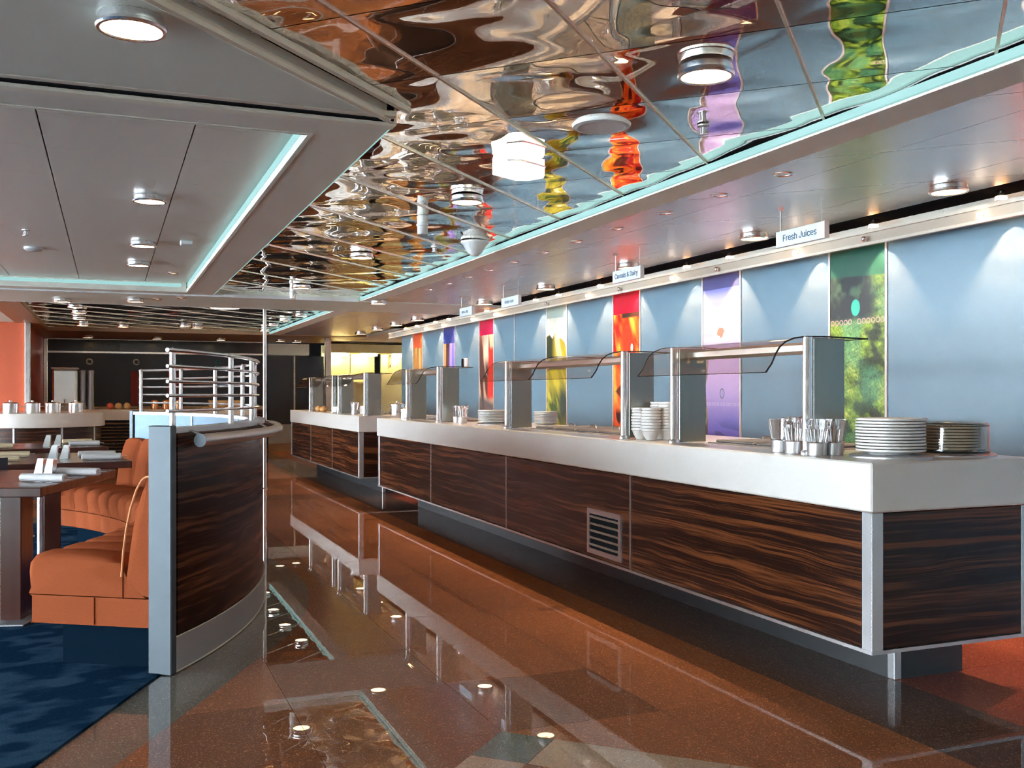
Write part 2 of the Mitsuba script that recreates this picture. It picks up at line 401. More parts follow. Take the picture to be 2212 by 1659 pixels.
def poster_meadow(s, t):
    v = fbm(s * 12 + t * 8, t * 5, 6.0, 4)
    c = mix((0.06, 0.11, 0.03), (0.50, 0.46, 0.05), smoothstep(0.36, 0.62, v)); c = mix(c, (0.62, 0.50, 0.05), smoothstep(1.05, 1.3, t) * 0.6)
    c = mix(c, (0.05, 0.07, 0.05), smoothstep(0.2, 0.05, dr.sqrt(dr.square(s - 0.42) + dr.square((t - 1.05) * 0.6))))
    c = mix(c, (0.03, 0.05, 0.03), smoothstep(1.42, 1.5, t) * smoothstep(0.3, 0.1, s)); c = mix(c, (0.78, 0.72, 0.35), smoothstep(0.08, 0.04, dr.abs(s - 0.28 - (1.72 - t) * 0.35)) * smoothstep(1.46, 1.52, t))
    c = mix(c, (0.10, 0.08, 0.05), smoothstep(0.03, 0.0, dr.abs(t - 1.45)))
    sky = smoothstep(-0.01, 0.02, t - 1.80 - 0.10 * noise(s * 14, 3.0, 1.0) + 0.35 * s); c = mix(c, (0.80, 0.80, 0.68), sky)
    return mix(c, (0.38, 0.48, 0.42), smoothstep(2.00, 2.006, t + s * 0.03))
def poster_petal(s, t):
    v = noise(s * 11 + t * 2.5, t * 3.2, 8.0)
    c = mix((0.10, 0.05, 0.045), (0.72, 0.46, 0.30), smoothstep(0.35, 0.65, v)); c = mix(c, (0.85, 0.72, 0.55), smoothstep(0.12, 0.05, dr.abs(s - 0.24)) * smoothstep(1.5, 1.7, t))
    c = mix(c, (0.80, 0.045, 0.035), smoothstep(0.0, 0.05, s - 0.26 - 0.06 * noise(t * 6, 1.0, 2.0)) * smoothstep(1.80, 1.72, t) * smoothstep(1.02, 1.12, t - 0.1 * s))
    c = mix(c, mix((0.05, 0.04, 0.045), (0.20, 0.16, 0.15), v), smoothstep(1.22, 1.10, t + 0.2 * s))
    return mix(c, (0.62, 0.012, 0.075), smoothstep(1.925, 1.93, t))
def poster_blue(s, t):
    c = mix((0.10, 0.045, 0.035), (0.62, 0.36, 0.18), smoothstep(0.3, 0.6, noise(s * 14, t * 1.6, 3.0))); c = mix(c, (0.22, 0.20, 0.62), smoothstep(0.24, 0.27, s + 0.02 * noise(t * 8, 0.0, 0.0)))
    c = mix(c, (0.62, 0.52, 0.80), smoothstep(0.05, 0.0, dr.abs(s - 0.33)) * 0.8); c = mix(c, (0.22, 0.30, 0.07), smoothstep(1.25, 1.1, t) * 0.8)
    return mix(c, (0.035, 0.06, 0.28), smoothstep(1.88, 1.90, t))
def poster_amber(s, t):
    c = mix((0.42, 0.20, 0.06), (0.95, 0.52, 0.12), smoothstep(0.3, 0.7, noise(s * 12, t * 2.0, 5.0))); c = mix(c, (0.25, 0.18, 0.05), smoothstep(0.13, 0.10, s) * 0.8)
    c = mix(c, (0.98, 0.70, 0.30), smoothstep(0.06, 0.0, dr.abs(s - 0.36)) * 0.7)
    return mix(c, (0.75, 0.10, 0.03), smoothstep(1.90, 1.92, t + 0.03 * noise(s * 10, 0, 0)))
PF = [(poster_red, 'tall red and orange flame wall print nearest the camera, past the right edge'), (poster_green, 'tall green moss and nest wall print beside the juice sign'), (poster_lavender, 'tall lavender and white wall print with a brown rock and round mark'),
      (poster_red, 'tall red and orange flame wall print behind the cereals sign'), (poster_meadow, 'tall green and yellow meadow wall print with a pale top'), (poster_petal, 'tall wall print with pale petals and crimson top'),
      (poster_blue, 'narrow far wall print half brown, half blue violet'), (poster_amber, 'farthest wall print, glowing amber and orange')]
for i, ((yc, _), (fn, lab)) in enumerate(zip(posters, PF)):
    key = f'print_{i}'; plastic(key, mikit.proc(P(yc, fn)), 0.10)
    solo('wall_poster', box(XW - 0.024, XW, yc - PW / 2 + 0.001, yc + PW / 2 - 0.001, 0.0, 2.194), key, lab, 'poster')

# ------------------------------------------------------------------ mirrored ceilings
def pillow(seed):
    r = np.random.default_rng(seed); n = 22; L = 0.594
    u = np.linspace(0, 1, n + 1); U, V = np.meshgrid(u, u, indexing='ij')
    h = -r.uniform(0.007, 0.017) * np.sin(np.pi * U) * np.sin(np.pi * V) * r.choice([1, 1, -0.6])
    pts = np.stack([U.ravel() * 2.2 + seed * 7.3, V.ravel() * 2.2, np.full(U.size, seed * 1.7)], 1)
    h = h + (0.7 * meshkit.noise(pts * 0.75) + 0.3 * meshkit.noise(pts * 1.6 + 9)).reshape(U.shape) * 0.020 - 0.010 * np.sin(np.pi * U) * np.sin(np.pi * V)
    ed = np.clip(np.minimum(np.minimum(U, 1 - U), np.minimum(V, 1 - V)) / 0.34, 0, 1); h = 0.6 * h * ed * ed * (3 - 2 * ed) 
    X, Y = (U - 0.5) * L, (V - 0.5) * L
    Vt = np.stack([X.ravel(), Y.ravel(), h.ravel()], 1); Fs = []
    for i in range(n):
        for j in range(n):
            a = i * (n + 1) + j; Fs += [[a, a + 1, a + n + 2], [a, a + n + 2, a + n + 1]]
    PMESH.append(trimesh.Trimesh(Vt, Fs, process=False)); return shape(PMESH[-1], 'mirror', smooth=True)
PMESH = []
PANELS = [pillow(s) for s in range(14)]
STEP = 0.6
def mirror_field(name, x0, x1, y0, y1, label, keep=None):
    k = struct(name, prism(keep if keep is not None else sbox(x0, y0, x1, y1), ZM + 0.03, ZM + 0.06), 'steel_dark', label=label)
    D0, S0 = -0.58, 3.575            # measured seams: x - y and x + y
    s2 = STEP * math.sqrt(2); n = 0
    for i in range(-40, 60):
        for j in range(-40, 60):
            dd, ss = D0 + (i + 0.5) * s2, S0 + (j + 0.5) * s2; cx, cy = (ss + dd) / 2, (ss - dd) / 2
            if x0 - 0.05 < cx < x1 + 0.05 and y0 - 0.05 < cy < y1 + 0.05:
                tw = T().translate([cx, cy, ZM]).rotate([0, 0, 1], 45 + 90 * ((i * 3 + j) % 4)); pid = (i * 5 + j * 3) % 14
                if keep is not None and not keep.contains(sbox(cx - 0.43, cy - 0.43, cx + 0.43, cy + 0.43)):
                    if keep.distance(sbox(cx - 0.3, cy - 0.3, cx + 0.3, cy + 0.3)) > 0: continue
                    pm = PMESH[pid].copy(); pm.apply_transform(np.array(tw.matrix)); c3 = pm.triangles_center
                    pm.update_faces(np.array([keep.contains(Point(a, b)) for a, b in c3[:, :2]])); pm.remove_unreferenced_vertices()
                    if len(pm.faces): part(k, 'panel', pm, 'mirror', smooth=True)
                    continue
                scene[fresh(k + '__panel')] = {**PANELS[pid], 'to_world': tw}
    reg = keep if keep is not None else sbox(x0, y0, x1, y1)
    for i in range(-40, 60):         # raised joint strips along one family of seams
        c = D0 + i * s2; ln = LineString([(-20, -20 - c), (40, 40 - c)]).intersection(reg)
        if ln.length > 0.3:
            (ax, ay), (bx, by) = ln.coords; L = math.hypot(bx - ax, by - ay)
            m = turn(box(0, L, -0.005, 0.005, -0.007, 0.0), 45); m.apply_translation((ax, ay, ZM)); part(k, 'joint_strip', m, 'bronze_trim')
    return k
mirror_field('ceiling_mirror_near', -2.1, 2.90, 0.6, 11.6, 'wavy mirror polished ceiling panels above the aisle',
             Polygon([(0.92, 3.70), (-2.1, 0.70), (2.80, 0.70), (2.80, 11.5), (0.92, 11.5)]))
mirror_field('ceiling_mirror_far', -1.25, 2.75, 12.2, 18.4, 'mirror polished ceiling panels of the far bay')

# ------------------------------------------------------------------ soffit over the buffet
so = struct('ceiling_buffet', box(2.702, XW, 0.8, 20.0, 2.285, 2.295), 'steel_dark', label='lower ceiling of brushed metal panels above the buffet')
part(so, 'edge_band', box(2.70, 2.898, 0.8, 18.4, ZS - 0.004, 2.285), 'cream', label='cream edge band')
cuts = [2.902, 3.20, 3.84, 4.24]
for a, b in zip(cuts[:-1], cuts[1:]):
    strip = sbox(a + 0.0015, 0.8, b - 0.0015, 20.0)
    c = 1.1 + (a % 0.5)
    lines = []
    s2 = 1.05
    for k in range(-4, 22):
        y0 = 0.6 + k * s2
        pl = Polygon([(a, y0 - (a - 2.9) * 1.0 + 0.002), (b, y0 - (b - 2.9) * 1.0 + 0.002), (b, y0 + s2 - (b - 2.9) * 1.0 - 0.002), (a, y0 + s2 - (a - 2.9) * 1.0 - 0.002)]).intersection(strip)
        if pl.area > 0.01: part(so, 'panel', prism(pl, ZS, ZS + 0.02), 'brushed')
def cove(label, mesh, name='cove_light'):
    return solo(name, mesh, 'cove_off', label, 'cove light', emit=COVE)
cove('pale cyan light strip in the step between mirrored ceiling and buffet soffit', box(2.685, 2.699, 0.8, 11.3, ZS + 0.006, ZM - 0.012))
cove('short pale cyan light strip at the far bay beside the buffet soffit', box(2.685, 2.699, 12.75, 18.3, ZS + 0.006, ZM - 0.012))

# cross beams
cb = struct('ceiling_beam_1', box(-8.4, XW, 11.3, 12.7, ZS - 0.012, 2.34, 0.004), 'beam_paint', label='cream cross beam between the two ceiling bays')
part(cb, 'edge_strip', cat(box(-8.4, 2.66, 11.285, 11.30, ZS - 0.016, ZS + 0.02), box(-8.4, 2.66, 12.70, 12.715, ZS - 0.016, ZS + 0.02)), 'white_plastic')
struct('ceiling_beam_2', box(-1.3, XW, 18.4, YB, ZS - 0.01, 2.34, 0.004), 'brown_band', label='brown cross beam along the back wall')
struct('trim_3', box(-1.30, -0.95, 12.7, 18.4, ZS - 0.01, 2.34, 0.004), 'brown_band', label='brown edge band of the far mirrored ceiling')
struct('ceiling_beam_3', box(XW, 6.5, 12.7, YB, ZS, 2.34), 'cream')
struct('ceiling_beam_4', box(-8.4, -1.3, 12.7, 16.6, ZS, 2.34), 'cream')

# ------------------------------------------------------------------ left soffit: near plain field, framed recess
lc = struct('ceiling_left', None, None, label='stepped ceiling field above the dining tables')
plain = Polygon([(-8.4, -3.9), (-6.0, -3.9), (0.98, 3.70 + 0.0), (0.98, 3.755), (-8.4, 3.755)])
plain = Polygon([(-8.4, -4.0), (-6.68, -4.0), (1.0, 3.76), (1.0, 3.765), (-8.4, 3.765)])
part(lc, 'plain_panel', prism(plain, ZS, ZS + 0.05), 'ceiling_plain')
dg = rod((-6.70, -3.98, ZS + 0.004), (1.03, 3.80, ZS + 0.004), 0.018); part(lc, 'edge_moulding', dg, 'moulding', smooth=40)
dg = rod((-6.70 + 0.05, -3.98 - 0.05, ZS + 0.036), (1.03 + 0.05, 3.75, ZS + 0.036), 0.016); part(lc, 'edge_moulding', dg, 'moulding', smooth=40)
part(lc, 'slot', box(-8.4, 1.03, 3.768, 3.7945, ZS - 0.008, ZS + 0.05), 'black')
part(lc, 'cross_moulding', cat(box(-8.4, 1.03, 3.725, 3.767, ZS - 0.002, ZS + 0.02, 0.002), box(-8.4, 1.05, 3.795, 3.86, ZS - 0.02, ZS + 0.05, 0.006)), 'moulding')
RX, RY0, RY1 = 0.76, 4.13, 11.02
frame = sbox(-8.4, 3.85, 1.05, 11.3).difference(sbox(-8.4, RY0, RX, RY1))
part(lc, 'border', prism(frame, ZS, ZS + 0.03), 'ceiling_grey', label='flat grey border around the recess')
part(lc, 'lip', cat(box(-8.4, RX, RY0 - 0.02, RY0, ZS - 0.004, ZS + 0.10), box(-8.4, RX, RY1, RY1 + 0.02, ZS - 0.004, ZS + 0.10), box(RX, RX + 0.02, RY0 - 0.02, RY1 + 0.02, ZS - 0.004, ZS + 0.035)), 'cream')
cove('pale cyan light strip along the right side of the recessed left ceiling', box(RX + 0.004, RX + 0.02, RY0 + 0.02, RY1 - 0.02, ZS + 0.045, ZS + 0.088))
cove('thin pale cyan light strip along the outer edge of the left ceiling border', box(1.052, 1.062, 3.90, 11.25, ZS + 0.004, ZS + 0.026))
cove('pale cyan light strip across the far end of the recessed left ceiling', box(-8.0, RX - 0.05, RY1 - 0.004, RY1 - 0.0005, ZS + 0.05, ZS + 0.085))
gx = [-8.4, -7.21, -6.58, -5.95, -5.32, -4.69, -4.06, -3.43, -2.80, -2.17, -1.54, -0.91, -0.28, 0.35, RX + 0.02]; gy = [RY0 - 0.02] + [4.58 + 0.625 * k for k in range(11)] + [RY1 + 0.02]
for i in range(len(gx) - 1):
    for j in range(len(gy) - 1):
        part(lc, 'panel', box(gx[i] + 0.003, gx[i + 1] - 0.003, gy[j] + 0.0008, gy[j + 1] - 0.0008, ZS + 0.10, ZS + 0.115), 'ceiling_grey')
part(lc, 'backing', box(-8.4, 1.05, 3.8, 11.3, ZS + 0.118, ZS + 0.13), 'black')

# ------------------------------------------------------------------ lamps
def lamp_kit(r=0.092, h=0.034, e=LAMP):
    body = lathe([(0.0, h), (r * 0.98, h), (r, h - 0.004), (r, 0.012), (r * 1.05, 0.010), (r * 1.06, 0.002), (r * 1.02, -0.004), (r * 0.92, -0.004), (r * 0.88, 0.004), (0, 0.006)], 32)
    dif = lathe([(r * 0.90, 0.003), (r * 0.88, -0.001), (r * 0.5, -0.005), (0.0, -0.006)], 28); 
    if dif.face_normals[:, 2].mean() > 0: dif.invert()
    return [('housing', shape(body, 'chrome', smooth=35)), ('diffuser', shape(dif, 'glow_off', smooth=False, emit=e))]
LK = lamp_kit()
ORD = ['nearest', 'second', 'third', 'fourth', 'fifth', 'sixth', 'seventh', 'eighth', 'ninth', 'tenth', 'eleventh', 'twelfth']
def row(kit, name, pts, z, what, category, group):
    for i, (x, y) in enumerate(pts):
        if kit is LK: f = (z + 0.021 - EYE[2]) / (z - EYE[2]); place(kit, name, f'{what}, {ORD[i]} from the camera', category, at(x * f, y * f, z + 0.021), group); continue
        place(kit, name, f'{what}, {ORD[i]} from the camera', category, at(x, y, z), group)
row(LK, 'ceiling_lamp', [(1.85, 2.84), (1.84, 5.21), (1.83, 7.65), (1.80, 10.10)], ZM - 0.06, 'round chrome drum lamp under the mirrored aisle ceiling', 'ceiling lamp', 'drum lamps on the mirrored ceiling')
row(LK, 'ceiling_lamp', [(3.92, 3.82), (3.92, 5.45), (3.90, 7.11), (3.94, 8.85), (3.96, 10.6), (3.97, 13.3), (3.97, 14.4), (3.97, 15.5), (3.98, 16.7)], ZS - 0.056, 'round chrome drum lamp on the soffit over the buffet', 'ceiling lamp', 'drum lamps over the buffet')
place(LK, 'ceiling_lamp', 'large round chrome drum lamp at top left on the plain ceiling field', 'ceiling lamp', at(0.06, 3.03, ZS - 0.035))
place(LK, 'ceiling_lamp', 'round chrome drum lamp under the beam end of the buffet soffit', 'ceiling lamp', at(2.85, 11.1, ZS - 0.046))
row(LK, 'ceiling_lamp', [(0.22, 6.15), (0.24, 8.03), (0.24, 9.26)], ZS + 0.044, 'round chrome drum lamp in the recessed left ceiling', 'ceiling lamp', 'drum lamps in the left recess')
row(LK, 'ceiling_lamp', [(0.27, 11.6), (-0.47, 11.9)], ZS - 0.07, 'round chrome drum lamp on the cream cross beam', 'ceiling lamp', 'drum lamps on the cross beam')
k_ = 0.946
row(LK, 'ceiling_lamp', [(-0.38, 13.4), (-0.36, 14.3), (-0.39, 15.5), (-0.38, 16.9), (0.21, 17.0), (1.12, 16.6), (1.32, 16.8)], ZM - 0.06, 'round chrome drum lamp at the left of the far mirrored bay', 'ceiling lamp', 'drum lamps in the far bay')
row(LK, 'ceiling_lamp', [(2.44, 13.7), (2.38, 14.7), (2.38, 15.8), (2.45, 17.2)], ZM - 0.06, 'round chrome drum lamp at the right of the far mirrored bay', 'ceiling lamp', 'drum lamps in the far bay')
row(LK, 'ceiling_lamp', [(-0.35, 19.4), (0.82, 19.4), (1.95, 19.4), (3.05, 19.4), (3.4, 19.6)], ZS - 0.067, 'round lamp under the brown beam at the back wall', 'ceiling lamp', 'lamps by the back wall')
big = lamp_kit(0.20, 0.035, (5, 4.2, 2.9))
place(big, 'ceiling_lamp', 'wide flat glowing disc lamp just beyond the cream cross beam', 'ceiling lamp', at(1.36, 13.05, ZM - 0.04))
# small recessed downlights
dk = [('rim', shape(lathe([(0.050, 0.006), (0.052, -0.002), (0.046, -0.005), (0.036, -0.002), (0.034, 0.012)], 24), 'chrome', smooth=35)), ('bulb', shape(lathe([(0.034, 0.008), (0.0, 0.008)], 16), 'copper'))]
row(dk, 'recessed_downlight', [(3.05, 4.0), (3.05, 4.55), (3.05, 5.12), (3.05, 5.72), (3.05, 6.32), (3.05, 6.9), (3.05, 7.5), (3.05, 8.05), (3.05, 8.6), (3.05, 9.2), (3.05, 9.8)], ZS, 'small recessed downlight ring in the buffet soffit', 'downlight', 'recessed downlights')
wk = [('rim', shape(lathe([(0.05, 0.006), (0.052, -0.002), (0.045, -0.006), (0.036, -0.002)], 20), 'chrome', smooth=35)), ('bulb', shape((lambda m: (m.invert(), m)[1] if m.face_normals[:, 2].mean() > 0 else m)(lathe([(0.036, 0.0), (0.0, -0.004)], 16)), 'glow_off', emit=(2.2, 1.0, 0.5)))]
place(wk, 'recessed_downlight', 'small warm downlight near the far right corner of the left recess', 'downlight', at(0.58, 10.15, ZS + 0.092))
place(wk, 'recessed_downlight', 'small warm downlight on the cross beam, left of a pair', 'downlight', at(0.50, 11.75, ZS - 0.02))
place(wk, 'recessed_downlight', 'small warm downlight on the cross beam, right of a pair', 'downlight', at(0.74, 11.5, ZS - 0.02))
# octagonal lit box lamp
oc = Polygon([(-0.13, -0.045), (-0.085, -0.09), (0.085, -0.09), (0.13, -0.045), (0.13, 0.045), (0.085, 0.09), (-0.085, 0.09), (-0.13, 0.045)])
ob = prism(oc, 0, 0.075); op = prism(oc.buffer(0.006), 0.036, 0.044)
place([('shade', shape(ob, 'glow_off', emit=(2.0, 1.9, 1.6))), ('rim', shape(op, 'chrome'))], 'octagonal_lamp', 'bright white octagonal box lamp hanging under the mirrored ceiling', 'lamp', T().translate([1.80, 4.36, ZM - 0.085]).rotate([0, 0, 1], 28))
place([('grille', shape(lathe([(0.125, 0.02), (0.125, 0.004), (0.118, -0.006), (0.10, -0.010), (0.095, -0.006), (0.0, -0.006)], 36), 'white_plastic', smooth=40))], 'ceiling_speaker', 'round white speaker disc on the mirrored ceiling', 'speaker', at(1.90, 3.70, ZM - 0.006))
cyl = [('body', shape(lathe([(0.0, 0.0), (0.030, 0.0), (0.033, 0.006), (0.033, 0.05), (0.038, 0.055), (0.038, 0.065), (0.034, 0.07), (0.034, 0.115), (0.030, 0.12), (0.0, 0.12)], 20), 'white_plastic', smooth=35))]
place(cyl, 'ceiling_sensor', 'white cylindrical sensor under the mirrored ceiling beside the second drum lamp', 'sensor', at(1.83, 6.02, ZM - 0.12))
place(cyl, 'ceiling_sensor', 'white cylindrical sensor farther away near the cross beam', 'sensor', at(1.80, 10.6, ZM - 0.12))
place([('shade', shape(lathe([(0.10, 0.0), (0.085, -0.02), (0.05, -0.075), (0.025, -0.095), (0.0, -0.098)], 28), 'white_plastic', smooth=40)), ('collar', shape(lathe([(0.105, 0.012), (0.105, 0.0), (0.0, 0.0)], 28), 'white_plastic'))], 'ceiling_dome', 'white cone shaped camera dome under the mirrored ceiling near the soffit edge', 'camera dome', at(2.50, 6.90, ZM - 0.012))
spr = [('stem', shape(cat(lathe([(0.026, 0.0), (0.026, -0.006), (0.009, -0.010), (0.009, -0.040)], 14), rod((-0.013, 0, -0.038), (-0.013, 0, -0.012), 0.0025), rod((0.013, 0, -0.038), (0.013, 0, -0.012), 0.0025)), 'steel')), ('deflector', shape(lathe([(0.0, -0.038), (0.022, -0.040), (0.022, -0.043), (0.0, -0.044)], 14), 'chrome'))]
place(spr, 'sprinkler', 'small sprinkler head on the mirrored ceiling nearest the camera', 'sprinkler', at(2.30, 3.55, ZM))
place(spr, 'sprinkler', 'small sprinkler head on the mirrored ceiling beside the cone dome', 'sprinkler', at(2.30, 7.25, ZM))
place(spr, 'sprinkler', 'small sprinkler head in the recessed left ceiling', 'sprinkler', at(-0.55, 7.9, ZS + 0.10))
place([('', shape(lathe([(0.07, 0.0), (0.07, -0.012), (0.055, -0.026), (0.0, -0.03)], 28), 'white_plastic', smooth=40))], 'smoke_detector', 'flat white smoke detector in the recessed left ceiling', 'smoke detector', at(-0.56, 8.84, ZS + 0.10))
place([('', shape(box(-0.045, 0.045, -0.045, 0.045, -0.035, 0, 0.006), 'white_plastic'))], 'junction_box', 'small white square box in the recessed left ceiling', 'box', at(0.55, 8.0, ZS + 0.10))

# wall washing spots at both edges of every poster
sk_body = cat(lathe([(0.0, 0.052), (0.020, 0.052), (0.026, 0.035), (0.030, 0.0), (0.027, 0.0), (0.0, 0.02)], 16), box(-0.006, 0.006, -0.006, 0.006, 0.05, 0.085))
sk_bulb = lathe([(0.026, 0.002), (0.012, -0.004), (0.0, -0.005)], 14)
if sk_bulb.face_normals[:, 2].mean() > 0: sk_bulb.invert()
sk_glow = lathe([(0.0285, 0.010), (0.031, 0.022), (0.029, 0.036)], 14)
sk = [('glow_ring', shape(sk_glow, 'glow_off', emit=(6, 2.8, 0.9))), ('housing', shape(sk_body, 'chrome', smooth=35)), ('bulb', shape(sk_bulb, 'glow_off', emit=(9, 5.2, 2.4)))]
for i_, (x_, y_) in enumerate([(3.05, 4.0), (3.05, 5.12), (3.05, 6.32), (3.05, 7.5), (3.05, 8.6), (3.05, 9.8), (3.05, 11.9), (3.05, 13.6), (3.05, 15.0)]):
    scene[f'downlight_beam_{i_}'] = {'type': 'spot', 'to_world': T().look_at(origin=[x_, y_, ZS - 0.012], target=[x_, y_, 0.9], up=[0, 1, 0]), 'cutoff_angle': 38, 'beam_width': 20, 'sampling_weight': 3.0, 'intensity': rgb(DOWN * 1.0, DOWN * 0.66, DOWN * 0.36)}
n_ = 0
for i, (a, b) in enumerate(edges):
    for side, yy in (('near', a), ('far', b + 0.10)):
        nm = ['nearest red print', 'green moss print', 'lavender print', 'cereals sign red print', 'meadow print', 'petal print', 'blue brown print', 'amber print'][i]
        k = place(sk, 'spotlight', f'chrome spotlight behind the cornice {side} of the {nm}', 'spotlight', at(4.385, yy, 2.19), 'wall washing spotlights')
        scene[f'spot_beam_{n_}'] = {'type': 'spot', 'to_world': T().look_at(origin=[4.385, yy, 2.180], target=[4.40, yy, 1.2], up=[0, 1, 0]), 'cutoff_angle': 40, 'beam_width': 33, 'sampling_weight': 4.5, 'intensity': rgb(SPOT * 1.45, SPOT * 0.72, SPOT * 0.40)}
        n_ += 1
bk = [('stem', shape(rod((0.02, 0, 0.0), (-0.004, 0, 0.0), 0.006), 'steel')), ('bulb', shape(lathe([(0.0, -0.018), (0.014, -0.013), (0.018, 0.0), (0.014, 0.013), (0.0, 0.018)], 12), 'chrome', smooth=True))]
bl = [bk[0], ('bulb', shape(lathe([(0.0, -0.018), (0.014, -0.013), (0.018, 0.0), (0.014, 0.013), (0.0, 0.018)], 12), 'glow_off', smooth=True, emit=(5, 4, 3.3)))]
for i, (yy, lit) in enumerate([(3.92, 1), (4.78, 0), (5.44, 1), (6.36, 0), (7.0, 1), (7.9, 0), (8.55, 1), (9.5, 0), (11.0, 1), (11.8, 1), (13.0, 1), (13.8, 1)]):
    place(bl if lit else bk, 'rail_bulb', ('lit' if lit else 'unlit') + f' little round bulb on the front of the cornice rail, {ORD[i]} from the camera', 'bulb', at(4.235, yy, 2.115), 'bulbs on the cornice rail')

# ------------------------------------------------------------------ buffet counters
def counter(name, label, x0, x1, y0, y1, divs, vent=None):
    k = thing(name, label, 'counter')
    part(k, 'worktop', box(x0 - 0.012, x1 + 0.02, y0 - 0.012, y1 + 0.012, 0.732, 0.92, 0.006), 'white_top', label='thick glossy white worktop')
    part(k, 'core', box(x0 + 0.03, x1 - 0.03, y0 + 0.03, y1 - 0.03, 0.205, 0.731), 'black')
    d = [y0 + 0.055] + list(divs) + [y1 - 0.055]
    for a, b in zip(d[:-1], d[1:]): part(k, 'wood_panel', box(x0 + 0.004, x0 + 0.03, a + 0.006, b - 0.006, 0.215, 0.728, 0.002), 'wood')
    part(k, 'wood_panel', box(x0 + 0.055, x1 - 0.055, y0 + 0.004, y0 + 0.03, 0.215, 0.728, 0.002), 'wood')
    for a in divs: part(k, 'joint_strip', box(x0 + 0.001, x0 + 0.028, a - 0.006, a + 0.006, 0.21, 0.73), 'steel')
    for (cx, cy, sx, sy) in ((x0, y0, 1, 1), (x1, y0, -1, 1), (x0, y1, 1, -1)):
        part(k, 'corner_strip', cat(box(cx, cx + sx * 0.055, cy, cy + sy * 0.012, 0.20, 0.731, 0.002), box(cx, cx + sx * 0.012, cy, cy + sy * 0.055, 0.20, 0.731, 0.002)), 'steel', label='brushed steel corner strip')
    part(k, 'bottom_strip', cat(box(x0 - 0.002, x0 + 0.03, y0, y1, 0.198, 0.212), box(x0, x1, y0 - 0.002, y0 + 0.03, 0.198, 0.212)), 'steel')
    part(k, 'kickplate', box(x0 + 0.35, x1 - 0.10, y0 + 0.26, y1 - 0.30, 0.0, 0.205), 'kick_steel', label='recessed dark steel kickplate')
    part(k, 'kick_corner', box(x0 + 0.345, x0 + 0.385, y0 + 0.255, y0 + 0.295, 0.0, 0.203, 0.003), 'steel')
    if vent:
        a, b, za, zb = vent; fx = x0 - 0.004
        v = part(k, 'vent_grille', cat(box(fx, x0 + 0.03, a, a + 0.03, za, zb), box(fx, x0 + 0.03, b - 0.03, b, za, zb), box(fx, x0 + 0.03, a, b, za, za + 0.03), box(fx, x0 + 0.03, a, b, zb - 0.03, zb)), 'steel', label='steel louvred vent grille')
        part(k, 'vent_backing', box(x0 + 0.002, x0 + 0.006, a + 0.03, b - 0.03, za + 0.03, zb - 0.03), 'black')
        for i in range(5):
            z = za + 0.048 + i * (zb - za - 0.06) / 5.0
            s = turn(box(-0.018, 0.018, a + 0.03, b - 0.03, -0.0015, 0.0015), -42, (0, 1, 0)); part(v, 'slat', move(s, x0 + 0.006, 0, z + 0.012), 'steel')
    return k
counter('buffet_counter', 'long white topped buffet counter with dark rosewood panels in the foreground', XC, 3.47, 2.95, 10.33, (4.82, 6.66, 8.47), (4.92, 5.34, 0.235, 0.50))
counter('buffet_counter', 'shorter white topped buffet counter with rosewood panels beyond the long one', 2.68, 3.6, 11.32, 15.95, (12.83, 14.3))

# sneeze guards
def guard(label, x, y0, y1, pieces, zt=0.92):
    k = thing('sneeze_guard', label, 'sneeze guard')
    prof = np.array([(-0.215, 1.268), (-0.205, 1.28), (-0.185, 1.305), (-0.165, 1.345), (-0.145, 1.375), (-0.115, 1.398), (-0.075, 1.413), (-0.02, 1.421), (0.08, 1.423), (0.20, 1.421), (0.32, 1.418)])
    prof = np.array([(a + x, b) for a, b in prof])
    t = np.linspace(y0, y1, pieces + 1)
    for a, b in zip(t[:-1], t[1:]):
        a2, b2 = a + 0.004, b - 0.004
        R = [[(px, a2, pz) for px, pz in prof], [(px, b2, pz) for px, pz in prof]]
        part(k, 'glass_canopy', loft(R, closed_ring=False, caps=False), 'guard_glass', smooth=True, label='curved glass canopy')
        part(k, 'glass_edge', cat(tube([(px, a2, pz) for px, pz in prof], 0.0035, 6), tube([(px, b2, pz) for px, pz in prof], 0.0025, 6), rod((prof[0, 0], a2, prof[0, 1]), (prof[0, 0], b2, prof[0, 1]), 0.0016, 6), rod((prof[-1, 0], a2, prof[-1, 1]), (prof[-1, 0], b2, prof[-1, 1]), 0.0025, 6)), 'smoked_glass')
    for y in (y0 + 0.005, y1 - 0.01):
        th = np.linspace(0, 2 * np.pi, 20, endpoint=False); ring = lambda z: [(x + 0.024 * math.cos(c), y + 0.015 * math.sin(c), z) for c in th]
        part(k, 'post', loft([ring(0.92), ring(1.42), ]), 'chrome', smooth=40, label='flat oval chrome post')
        part(k, 'side_panel', box(x + 0.025, x + 0.19, y - 0.008, y + 0.008, 0.925, 1.416, 0.003), 'guard_panel', label='grey metal side panel')
        part(k, 'post_foot', loft([[(x + s * 0.032 * math.cos(c), y + s * 0.022 * math.sin(c), z) for c in th] for s, z in ((1, 0.92), (1, 0.934), (0.8, 0.94))]), 'chrome', smooth=40)
    part(k, 'heat_bar', box(x + 0.07, x + 0.15, y0 + 0.015, y1 - 0.02, 1.355, 1.405, 0.012), 'brushed', label='warming bar under the canopy')
    return k
guard('nearest curved glass sneeze guard on the long counter beside the cutlery', 2.75, 3.44, 4.53, 1)
guard('middle curved glass sneeze guard on the long counter past the bowls, longest of three', 2.75, 5.06, 6.88, 2)
guard('farthest curved glass sneeze guard on the long counter', 2.75, 8.53, 9.55, 1)
guard('nearer curved glass sneeze guard on the shorter far counter', 2.80, 11.5, 12.95, 1)
guard('farther curved glass sneeze guard on the shorter far counter', 2.80, 13.3, 14.95, 1)

